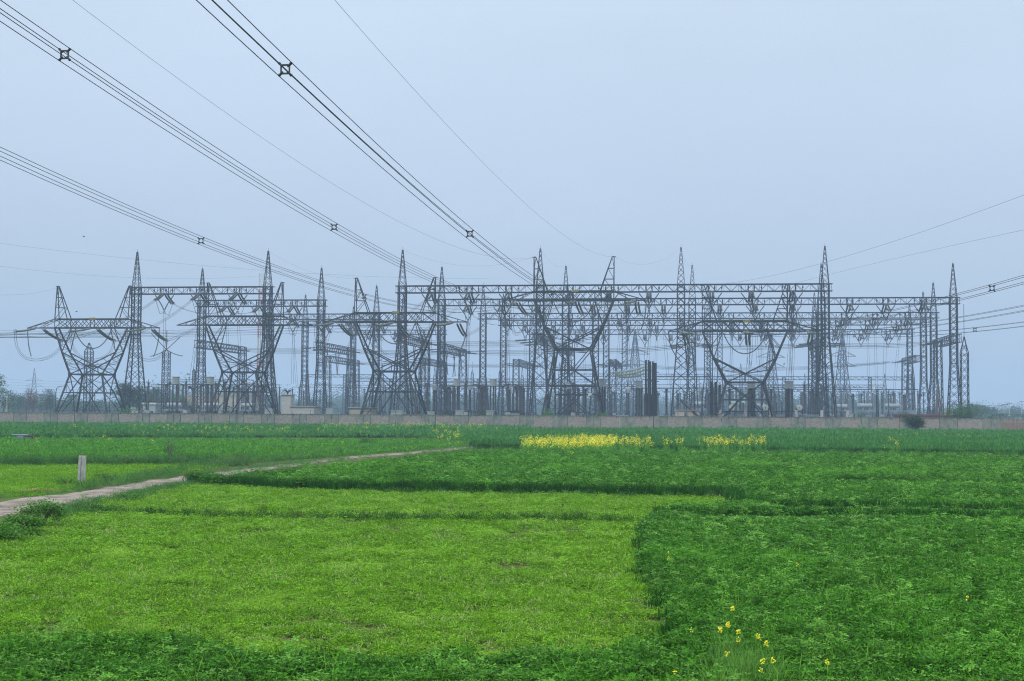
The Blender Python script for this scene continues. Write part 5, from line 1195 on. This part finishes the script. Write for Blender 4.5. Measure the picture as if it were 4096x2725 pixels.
# verges
VS = []
xe, ye = strip(TALLG[5:14], .35, 7); ke = vnoise(xe, ye, .8, 61) > .45; xf, yf = strip(TALLG[14:27], .3, 7); kf = vnoise(xf, yf, .8, 62) > .45
crop('edge_clover', 'stray clover tufts spilling over the edges of the mown plot', [(pr_cl, np.concatenate([xe[ke], xf[kf]]), np.concatenate([ye[ke], yf[kf]]), np.zeros(ke.sum()+kf.sum()), np.full(ke.sum()+kf.sum(), .8), np.full(ke.sum()+kf.sum(), .6))])
pathm = [((a[0]+b_[0])/2, (a[1]+b_[1])/2) for a, b_ in zip(PATH_U, PATH_L)]
def addv(line, w_, dens, sc, zs): x, y = strip(ground_poly(line), w_, dens); VS.append((x, y, sc, zs))
addv([(-200, 1870), (300, 1866), (700, 1864), (1000, 1862)], .8, 11, 1.2, 1.3); addv([(560, 1862), (760, 1860), (940, 1868)], 1.0, 5, 1.4, 1.2)
addv([(700, 1893), (900, 1868), (1150, 1840), (1500, 1802), (1800, 1777)], 1.1, 3, 1.3, .9); addv([(800, 1902), (1000, 1878), (1260, 1852), (1400, 1838)], .35, 10, .8, .45); addv([(330, 1962), (420, 1948), (560, 1925), (700, 1900)], .6, 9, .9, .8)
addv([(-300, 2012), (0, 1992), (200, 1974), (330, 1956)], .5, 10, .7, .35); addv([(230, 2052), (420, 2012), (600, 1976), (760, 1944)], .45, 18, .7, .55); addv([(240, 2075), (330, 2055), (520, 2055)], .5, 16, .7, .5)
addv([(0, 1772), (900, 1768), (1700, 1776)], 1.0, 2.5, 1.8, .9); addv([(1900, 1804), (2900, 1814), (4200, 1830)], .7, 4, 1.6, .8)
xr, yr = strip(ground_poly([(-200, 1868), (300, 1865), (1000, 1861)]), .4, 14); xs_, ys_ = strip(ground_poly([(-200, 1766), (900, 1764), (1750, 1772)]), .4, 9); kk = vnoise(xs_, ys_, 6, 71) > .35; xs_ = xs_[kk]; ys_ = ys_[kk]
x = np.concatenate([v[0] for v in VS]); y = np.concatenate([v[1] for v in VS]); sc = np.concatenate([np.full(len(v[0]), v[2]) for v in VS]); zs = np.concatenate([np.full(len(v[0]), v[3]) for v in VS])
crop('verge_weeds', 'rough weeds and grass along the path and field edges', [(pr_we, x, y, x*0, sc, zs), (pr_ri, xr, yr, xr*0, xr*0+1.3, xr*0+1.1), (pr_sm, xs_, ys_, xs_*0, xs_*0+1.8, xs_*0+1.0)])
xa, ya = strip(ground_poly(PATH_L), .22, 16); xb, yb = strip(ground_poly(PATH_U), .25, 12); xc, yc = strip(ground_poly(pathm[1:]), .12, 2.0)
xx = np.concatenate([xa, xb, xc]); yy = np.concatenate([ya, yb, yc]); kk = vnoise(xx, yy, 1.1, 31) > .42; xx = xx[kk]; yy = yy[kk]
crop('path_grass', 'short grass creeping over the ragged edges of the dirt path', [(pr_we, xx, yy, xx*0, xx*0+.55, xx*0+.28)])
MW = [ground_poly([(600, 2330), (1500, 2318), (2560, 2335)]), ground_poly([(900, 2210), (1800, 2206), (2400, 2215)])]
xx = []; yy = []
for L_ in MW: a, b_ = strip(L_, .25, 12); xx.append(a); yy.append(b_)
xx = np.concatenate(xx); yy = np.concatenate(yy); kk = vnoise(xx, yy, .8, 33) > .5
crop('mowing_line_weeds', 'faint broken darker lines left across the mown clover', [(pr_ri, xx[kk], yy[kk], xx[kk]*0, xx[kk]*0+.45, xx[kk]*0+.2)])
# wall foot weeds
x, y = strip([tuple(onrow(-300, WZ-1.0)[:2]), tuple(onrow(3361, WZ-1.0)[:2])], .5, 1.2); x2, y2 = strip([tuple((w0+Vector((.5, -1.2, 0)))[:2]), tuple((w1+Vector((3, -2, 0)))[:2])], .6, 1.2)
crop('wall_weeds', 'scrubby weeds along the foot of the wall', [(pr_we, np.concatenate([x, x2]), np.concatenate([y, y2]), np.zeros(len(x)+len(x2)), np.full(len(x)+len(x2), 1.6), np.full(len(x)+len(x2), 1.1))])
# mustard
def mustard(polys, label, name='mustard_flowers'):
    X = []; Y = []; Z = []
    for pl, dens, zz in polys:
        P_ = ground_poly(pl); xs = [p[0] for p in P_]; ys = [p[1] for p in P_]; n_ = rng.poisson((max(xs)-min(xs))*(max(ys)-min(ys))*dens); a = rng.uniform(min(xs), max(xs), n_); b_ = rng.uniform(min(ys), max(ys), n_); k = inpoly(a, b_, P_) & (vnoise(a, b_, 2.5, 8) > .28 if dens > 1 else vnoise(a, b_, 5, 9) > .45)
        X.append(a[k]); Y.append(b_[k]); Z.append(np.full(k.sum(), zz))
    X = np.concatenate(X); Y = np.concatenate(Y); Z = np.concatenate(Z)*rng.uniform(.85, 1.12, len(X)); crop(name, label, [(pr_fl, X, Y, X*0, X*0+1.15, Z), (pr_st, X, Y, X*0, X*0+1, Z)])
# polygon coordinates are at ground level: flower tops sit about 0.95 m above
def up(pl, h=.95): return [(p[0], topix(onz(p[0], p[1], h)*1.0-Vector((0, 0, h)))[1]) for p in pl]
mustard([(up([(2060, 1757), (2200, 1745), (2400, 1744), (2460, 1750), (2450, 1775), (2300, 1778), (2100, 1772)]), 4.0, .95), (up([(2455, 1752), (2620, 1752), (2625, 1776), (2455, 1778)]), 1.1, 1.0), (up([(2625, 1756), (2730, 1758), (2730, 1780), (2625, 1780)]), .5, 1.0)], 'dense yellow mustard patch in bloom right of the centre')
mustard([(up([(2785, 1752), (2940, 1748), (3060, 1752), (3060, 1772), (2940, 1774), (2800, 1776)]), 1.2, 1.0)], 'second thinner yellow mustard patch further right')
mustard([(up([(-100, 1700), (2100, 1712), (2100, 1730), (-100, 1728)]), .05, 1.0), (up([(560, 1700), (1150, 1705), (1150, 1718), (560, 1716)]), .22, 1.0), (up([(1300, 1690), (1950, 1700), (1950, 1712), (1300, 1708)]), .22, 1.1), (up([(150, 1742), (1900, 1752), (1900, 1760), (150, 1760)]), .035, .9), (up([(3530, 1730), (3950, 1738), (3950, 1742), (3530, 1736)]), .8, .8), (up([(1740, 1715), (1840, 1715), (1840, 1760), (1740, 1760)]), .18, 1.0)], 'scattered yellow mustard flowers along the wall and left fields')
mustard([(up([(1950, 1818), (2550, 1812), (2550, 1835), (1950, 1838)], .5), .12, .62), (up([(3530, 1755), (3600, 1755), (3600, 1790), (3530, 1790)], .8), .5, .85)], 'few mustard stalks dotted in the clover beyond the middle')
# single mustard plants in the foreground clover
def mplant(px, py, H, n_, label, bush=.0):
    p = onz(px, py, H); t = thing('mustard_plant', label, 'flower', (p.x, p.y, 0), 0, 'single mustard plants in the foreground'); rg = random.Random(int(px*7+py))
    m = MB(); m.tube([(0, 0, 0), (rg.gauss(0, .02), rg.gauss(0, .02), H*.5), (0, 0, H)], [.006, .005, .003], 5)
    for _ in range(5): a = rg.uniform(0, 6.28); z_ = H*rg.uniform(.3, .85); m.tube([(0, 0, z_), (.05*math.cos(a), .05*math.sin(a), z_+.06)], .002, 4)
    m.build('stem', LM['stem'], t)
    V = []; F = []
    for _ in range(n_):
        a = rg.uniform(0, 6.28); q = .026*math.sqrt(rg.random()); c = Vector((q*math.cos(a), q*math.sin(a), H+rg.uniform(-.04, .02)-q*.3)); a0 = rg.uniform(0, 6.28); tl = Vector((c.x*9+rg.gauss(0, .3), c.y*9+rg.gauss(0, .3)-.5, 1)).normalized()
        for k in range(4): d = Vector((math.cos(a0+k*1.57), math.sin(a0+k*1.57), .1)); d = (d-tl*d.dot(tl)).normalized(); leafquad(V, F, c, d, tl, .009, .010)
    me = bpy.data.meshes.new('flower_head'); me.from_pydata(V, [], F); me.materials.append(LM['petal']); link('flower_head', me, t)
    V = []; F = []
    for _ in range(40): a = rg.uniform(0, 6.28); q = .08*rg.random(); leafquad(V, F, Vector((q*math.cos(a), q*math.sin(a), H*rg.uniform(.3, .8))), Vector((math.cos(a)*.5, math.sin(a)*.5, 1)).normalized(), Vector((math.sin(a), -math.cos(a), .1)), .006, .05)
    me = bpy.data.meshes.new('leaves'); me.from_pydata(V, [], F); me.materials.append(LM['stem']); link('leaves', me, t)
for px, py, n_, lb in ((2930, 2430, 46, 'largest mustard flower head, topmost of the foreground cluster'), (2912, 2493, 40, 'mustard flower head just below the largest one'), (2881, 2514, 38, 'mustard flower head leftmost in the tight foreground group'),
                       (2954, 2521, 26, 'mustard flower head right of the tight foreground group'), (2953, 2552, 12, 'small low mustard blossom under the tight group'), (3033, 2541, 26, 'mustard head midway between tight group and lower right ones'), (3065, 2569, 24, 'mustard head second lowest on the right slope'),
                       (2909, 2612, 16, 'sparse mustard head alone on the feathery weeds'), (3050, 2637, 20, 'wide mustard head on the feathery weeds, lower right'), (3094, 2634, 16, 'narrow mustard head beside the wide lower one'), (3045, 2673, 10, 'lowest faint mustard blossom above the bottom edge'),
                       (3310, 2643, 18, 'lone mustard head right of the feathery weeds'), (3870, 2389, 16, 'lone mustard head far out in the right clover'), (3190, 2254, 10, 'tiny lone mustard blossom in the middle right clover'), (2674, 2208, 10, 'tiny mustard blossom by the mown edge, upper one'), (2672, 2230, 10, 'tiny mustard blossom by the mown edge, lower one'),
                       (2765, 2516, 6, 'very small yellow blossom left of the foreground cluster'), (2701, 2690, 8, 'small yellow blossom near the bottom edge'), (3938, 1933, 9, 'lone yellow blossom in the far right clover'), (2865, 1996, 9, 'orange-yellow blossom at the corner of the tall clover'), (3065, 1922, 8, 'lone yellow blossom above the crop corner')):
    mplant(px, py, .40, n_, lb)
# feathery pale weeds around them
FE = ground_poly([(2840, 2600, .3), (2920, 2530, .3), (3020, 2580, .3), (3090, 2660, .3), (3110, 2900, .3), (2820, 2900, .3)]); x, y, s = scatter(FE, 17, 20, 7)
g_fe = [proto('feathery_tuft', lambda V, F, r_, n_: g_blade(V, F, r_, n_, .2, .42, .008, .4), LM['feather'], 130, 3)]
kf_ = rng.random(len(x)) < .7; x = x[kf_]; y = y[kf_]
crop('feathery_weeds', 'fine pale feathery weeds under the foreground mustard flowers', [(pr_we[:1], x[::3], y[::3]+.03, x[::3]*0+.05, x[::3]*0+.5, x[::3]*0+.7), (g_fe, x, y, x*0+.04, x*0+1, x*0+.95)])
# ================================================================ single things in the fields
o = onz(325, 1938); sc_ = o.y
t = thing('boundary_post', 'short grey concrete boundary post leaning slightly beside the path', 'post', o, R(14)); t.rotation_euler[1] = R(1.5)
m = MB(); Hh = 1.16; Wd = .30
m.quadstrip([[Vector((x_*k, y_*k, z_)) for x_, y_ in ((-Wd/2, -.12), (-.06, -.12), (-.05, -.085), (.07, -.085), (.08, -.12), (Wd/2, -.12), (Wd/2, .12), (-Wd/2, .12))] for z_, k in ((0, 1.0), (Hh*.5, .99), (Hh-.03, .97), (Hh, .93))])
m.build('shaft', M['concrete'], t)
m = MB()
for x_, y_ in ((-.08, -.03), (-.02, .04), (.05, -.02), (.1, .04)): m.tube([(x_, y_, Hh-.02), (x_+random.gauss(0, .01), y_, Hh+.05)], .008, 5)
m.build('reinforcing_rod', M['steel'], t)
def bush(name, p, w_, h_, n_, lw, label, mt, cat_='shrub', group=None, stems=5, seed=1, lean=0.):
    rg = random.Random(seed); t = thing(name, label, cat_, p, 0, group); V = []; F = []; bl = [(Vector((rg.uniform(-.3, .3)*w_, rg.uniform(-.3, .3)*w_*.7, h_*rg.uniform(.26 if name == 'bush' else .35, .75))), rg.uniform(.22, .36)) for _ in range(9)]
    for _ in range(n_):
        c0, r_ = rg.choice(bl); d = Vector((rg.gauss(0, 1), rg.gauss(0, 1), rg.gauss(0, 1))).normalized()*(rg.random()**.45); c = c0+Vector((d.x*w_*r_, d.y*w_*r_*.8, d.z*h_*r_)); c.x += lean*c.z
        if c.z < .02: c.z = rg.uniform(.02, .2)
        leafquad(V, F, c, rv(rg), Vector((rg.gauss(0, .5), rg.gauss(0, .5), 1)).normalized(), lw*.55, lw*rg.uniform(.8, 1.5))
    me = bpy.data.meshes.new('foliage'); me.from_pydata(V, [], F); me.materials.append(mt); link('foliage', me, t); m = MB()
    for k in range(stems): a = rg.uniform(0, 6.28); m.tube([(0, 0, 0), (.12*w_*math.cos(a)+lean*.3*h_, .12*w_*math.sin(a), h_*.4), (.25*w_*math.cos(a)+lean*.6*h_, .25*w_*math.sin(a), h_*.75)], [.04*h_**.5, .025*h_**.5, .01], 5)
    m.build('stem', M['bark'], t); return t
LM['bushdark'] = leafmat('dark_shrub_leaf', (.022, .06, .025), (.045, .10, .04), .2, 1.2, .6, .6)
LM['bush'] = leafmat('shrub_leaf', (.045, .17, .01), (.13, .34, .03), .3, 2, .5, .6)
LM['treeA'] = leafmat('dark_tree_leaf', (.025, .075, .03), (.05, .12, .04), .2, .4, .6, .6); LM['treeB'] = leafmat('bright_tree_leaf', (.05, .13, .035), (.09, .2, .05), .25, .4, .6, .6); LM['treeC'] = leafmat('brownish_tree_leaf', (.08, .08, .06), (.12, .11, .08), .2, .4, .6, .7)
bush('bush', onz(3672, 1740), 3.7, 3.6, 9000, .13, 'dark rounded bush leaning left in front of the right end of the wall', LM['bushdark'], seed=4, lean=-.35)
for px, py, w_, h_, lb, sd_ in ((40, 2170, 1.9, .5, 'leafy green shrub at the left edge by the path', 1), (165, 2118, 1.3, .85, 'tallest leafy shrub beside the near end of the path', 2), (95, 2140, 1.2, .5, 'middle leafy shrub between two others by the path', 3)): bush('shrub', onz(px, py), w_, h_, 2600, .06, lb, LM['bush'], seed=sd_, stems=3, group='leafy shrubs by the path')
bush('shrub', onz(270, 1946), 1.2, .45, 900, .05, 'low weedy clump just left of the concrete post', LM['bush'], seed=8); bush('shrub', onz(430, 1940), 1.3, .6, 900, .05, 'weedy clump just right of the concrete post', LM['bush'], seed=9)
bush('shrub', onz(520, 2010), 1.2, .35, 800, .05, 'low clump on the near verge of the path', LM['bush'], seed=10); bush('shrub', onz(1470, 1788), 1.6, 1.0, 900, .09, 'small isolated weed clump in the left mid field', LM['bush'], seed=12)
bush('shrub', onz(680, 1845), 1.2, 1.5, 500, .06, 'tall thin dark weed in the left fields', LM['bushdark'], seed=13); bush('shrub', onz(2925, 1728), 1.2, 1.1, 700, .12, 'small creeper at the wall foot below the rightmost pylon', LM['bushdark'], seed=14)
for i, (px, Z, w_, h_, n_, lb, mt) in enumerate(((502, 258, 3.5, 3.6, 1200, 'reedy bush behind the wall at the far left pylon foot', 'bush'), (928, 262, 3.6, 3.7, 1500, 'round bush behind the wall at the bare-armed pylon foot', 'bushdark'), (1935, 262, 4.5, 3.2, 900, 'low bush behind the wall left of the tallest pylon', 'bush'),
        (2190, 256, 3.5, 4.0, 1100, 'bush behind the wall at the left foot of the tallest pylon', 'bush'), (2405, 256, 3.0, 3.2, 800, 'small bush at the right foot of the tallest pylon', 'bush'), (3430, 250, 4.0, 3.8, 700, 'sparse bush behind the wall left of the floodlight pole', 'treeB'),
        (3880, 246, 9.5, 5.2, 4200, 'large green bush behind the wall at the isolated mast', 'treeB'), (3965, 244, 1.9, 3.3, 700, 'small round bush right of the large green one behind the wall', 'treeB'), (2850, 256, 3.0, 3.3, 500, 'small bush at the left foot of the rightmost pylon', 'bush'), (3665, 250, 4.0, 3.3, 700, 'low growth on the wall top above the dark bush', 'treeB'))):
    bush('shrub', onrow(px, Z), w_, h_, n_, .22, lb, LM[mt], seed=30+i)
# brick trough / pump head at the left
t = thing('water_trough', 'weathered pipe and broken concrete block lying among the wheat at the left', 'trough', onz(92, 1772), R(-3)); t.scale = (.5, .6, .6)
m = MB(); m.box((-.35, 0, .55), (1.0, .6, 1.1)); m.build('block', M['tank'], t); m = MB(); m.tube([(-2.0, -.2, 1.22), (1.1, -.2, 1.18)], .12, 9); m.build('pipe', M['tank'], t)
m = MB(); m.bar((.1, -.1, 1.1), (1.9, -.1, 1.14), .22, .18); m.bar((1.8, -.1, 1.1), (2.4, -.15, .6), .12); m.bar((1.6, 0, 0), (1.6, 0, 1.1), .25); m.build('beam', M['bark'], t)
m = MB(); 
for k in range(160): a = random.uniform(0, 6.28); q = .55*math.sqrt(random.random()); m.bar((q*math.cos(a), q*.6*math.sin(a), .03), (q*math.cos(a)+random.gauss(0, .15), q*.6*math.sin(a)+random.gauss(0, .1), .1+random.random()*.05), .012)
tag(m.build('straw_heap', mat('orange_straw', (.5, .3, .14), (.42, .27, .14), .9), None, onz(165, 1972)), 'small flat heap of orange straw on the verge left of the post', 'straw')
# ================================================================ trees
def tree(px, Y, ytop, cw, label, mt='treeA', n_=2600, lw=.38, trunkf=.25, seed=0, bare=False, group='trees beyond the yard'):
    rg = random.Random(seed+100); o = at(px, 1600, Y); H = at(px, ytop, Y).z; t = thing('tree', label, 'tree', (o.x, Y, 0), 0, group); m = MB(); limbs = []
    m.tube([(0, 0, 0), (rg.gauss(0, .1), 0, H*.3), (rg.gauss(0, .2), 0, H*.62)], [H*.03, H*.022, H*.012], 7)
    for k in range(9 if not bare else 16):
        a = rg.uniform(0, 6.28); z0 = H*rg.uniform(.25, .6); z1 = H*rg.uniform(.55, .98); r_ = cw*.5*rg.uniform(.3, .95)*(1-.45*(z1/H)); e = Vector((r_*math.cos(a), r_*math.sin(a), z1)); limbs.append(e); m.tube([(0, 0, z0), (e.x*.5, e.y*.5, lerp(z0, z1, .6)), e], [H*.012, H*.008, H*.003], 5)
        if bare:
            for _ in range(5): q = lerp(Vector((0, 0, z0)), e, rg.uniform(.4, 1)); m.tube([q, q+Vector((rg.gauss(0, .8), rg.gauss(0, .8), rg.uniform(.3, 1.6)))], [.05, .015], 4)
    m.build('trunk', M['bark'], t); V = []; F = []; cl = [(e, cw*rg.uniform(.14, .26)) for e in limbs]+[(Vector((rg.uniform(-.36, .36)*cw, rg.uniform(-.3, .3)*cw, H*rg.uniform(trunkf+.12, .9))), cw*rg.uniform(.13, .24)) for _ in range(16)]
    for _ in range(n_ if not bare else n_//6):
        c0, r_ = rg.choice(cl); d = Vector((rg.gauss(0, 1), rg.gauss(0, 1), rg.gauss(0, .8))).normalized()*(rg.random()**.4)*r_; c = c0+d
        k = 1-.5*max(0, (c.z/H-.6)/.4); c.x *= k
        if c.z > H: c.z = H-rg.random()
        leafquad(V, F, c, rv(rg), Vector((rg.gauss(0, .5), rg.gauss(0, .5), 1)).normalized(), lw*.6, lw*rg.uniform(.8, 1.4))
    me = bpy.data.meshes.new('crown'); me.from_pydata(V, [], F); me.materials.append(LM[mt]); link('crown', me, t)
TR = [(-30, 300, 1495, 9, 'tree cut by the left edge with loose hanging branches', 'treeB', 1800), (15, 430, 1558, 13, 'dark green tree at the left edge beside the utility pole', 'treeA', 2600), (75, 470, 1585, 12, 'hazy bushy tree second from the left edge', 'treeA', 2400),
      (100, 520, 1572, 14, 'round greyish tree left of the bare ones', 'treeC', 2400), (160, 540, 1576, 13, 'round brownish crown behind the bare tree', 'treeC', 2200), (188, 440, 1556, 8, 'pointed tree swept by wind beside the street lamp', 'treeA', 1900), (205, 470, 1580, 8, 'smaller green tree right of the wind-swept one', 'treeA', 1700),
      (250, 520, 1600, 10, 'low hazy tree below the far left pylon edge', 'treeA', 1600), (290, 460, 1578, 9, 'tree seen through the legs of the far left pylon', 'treeA', 1800), (340, 540, 1605, 12, 'low pale tree in the middle of the far left pylon', 'treeA', 1600), (400, 480, 1600, 9, 'low pointed tree right inside the far left pylon', 'treeA', 1600),
      (455, 560, 1612, 14, 'low pale trees mass right of the far left pylon foot', 'treeA', 1500), (500, 355, 1535, 9, 'large dark tree behind the spired left gantry column', 'treeA', 3600), (555, 365, 1545, 8, 'dark tree right of the spired left gantry column', 'treeA', 3000), (620, 400, 1556, 10, 'round dark tree behind the left post insulators', 'treeA', 3000),
      (690, 420, 1580, 11, 'low round green tree left of the cream building', 'treeB', 2400), (740, 430, 1585, 9, 'green tree just left of the cream building', 'treeB', 2000), (3890, 520, 1617, 10, 'hazy tree right of the isolated mast', 'treeA', 2600), (3925, 560, 1622, 10, 'second hazy tree right of the isolated mast', 'treeA', 2400),
      (3968, 640, 1628, 9, 'round pale tree among the distant poles', 'treeA', 2000), (4060, 700, 1624, 9, 'palest tree among the distant poles', 'treeA', 1800), (4000, 480, 1655, 13, 'low dark scrub tree above the right wall', 'treeA', 1800), (4075, 500, 1657, 13, 'low dark scrub tree at the right edge', 'treeA', 1800),
      (1325, 560, 1610, 10, 'hazy low tree left of the middle pylon', 'treeA', 1500), (1245, 520, 1600, 9, 'hazy tree behind the low white block', 'treeA', 1500), (3165, 560, 1615, 12, 'hazy tree behind the right tanks', 'treeA', 1500), (3730, 600, 1640, 12, 'pale low tree between the far right columns', 'treeA', 1300)]
for i, a in enumerate(TR): tree(*a[:6], n_=a[6], seed=i)
tree(118, 400, 1552, 7, 'bare leafless tree left of the distant pylon', 'treeC', 900, seed=61, bare=True); tree(133, 395, 1570, 6, 'second bare leafless tree with wide twigs', 'treeC', 900, seed=62, bare=True)
o = at(27, 1600, 330); H = at(27, 1565, 330).z; t = thing('utility_pole', 'old utility pole with short crossarm near the left edge', 'utility pole', (o.x, 330, 0)); m = MB(); m.tube([(0, 0, 0), (0, 0, H)], [.2, .15], 7); m.build('pole', M['concrete'], t); m = MB(); m.bar((-.9, 0, H-.2), (.9, 0, H-.2), .15); [m.box((x_, 0, H), (.14, .14, .3)) for x_ in (-.8, 0, .8)]; m.build('crossarm', M['steel'], t)
# far tree belt closing the horizon
pt = [proto('far_crown', lambda V, F, r_, n_: [leafquad(V, F, Vector((r_.gauss(0, 3.2), r_.gauss(0, 2.5), abs(r_.gauss(0, 2.6))+.2)), rv(r_), Vector((r_.gauss(0, .5), r_.gauss(0, .5), 1)).normalized(), .45, .75) for _ in range(n_)], LM['treeA'], 1300, s_) for s_ in range(3)]
n_ = 900; x = rng.uniform(-700, 700, n_); y = rng.uniform(760, 1500, n_)
crop('far_woods', 'far line of hazy trees along the horizon', [(pt, x, y, x*0, rng.uniform(.9, 1.9, n_), rng.uniform(.8, 1.5, n_)*np.where(np.abs(x/y) < .27, 2.0, 1.0))])
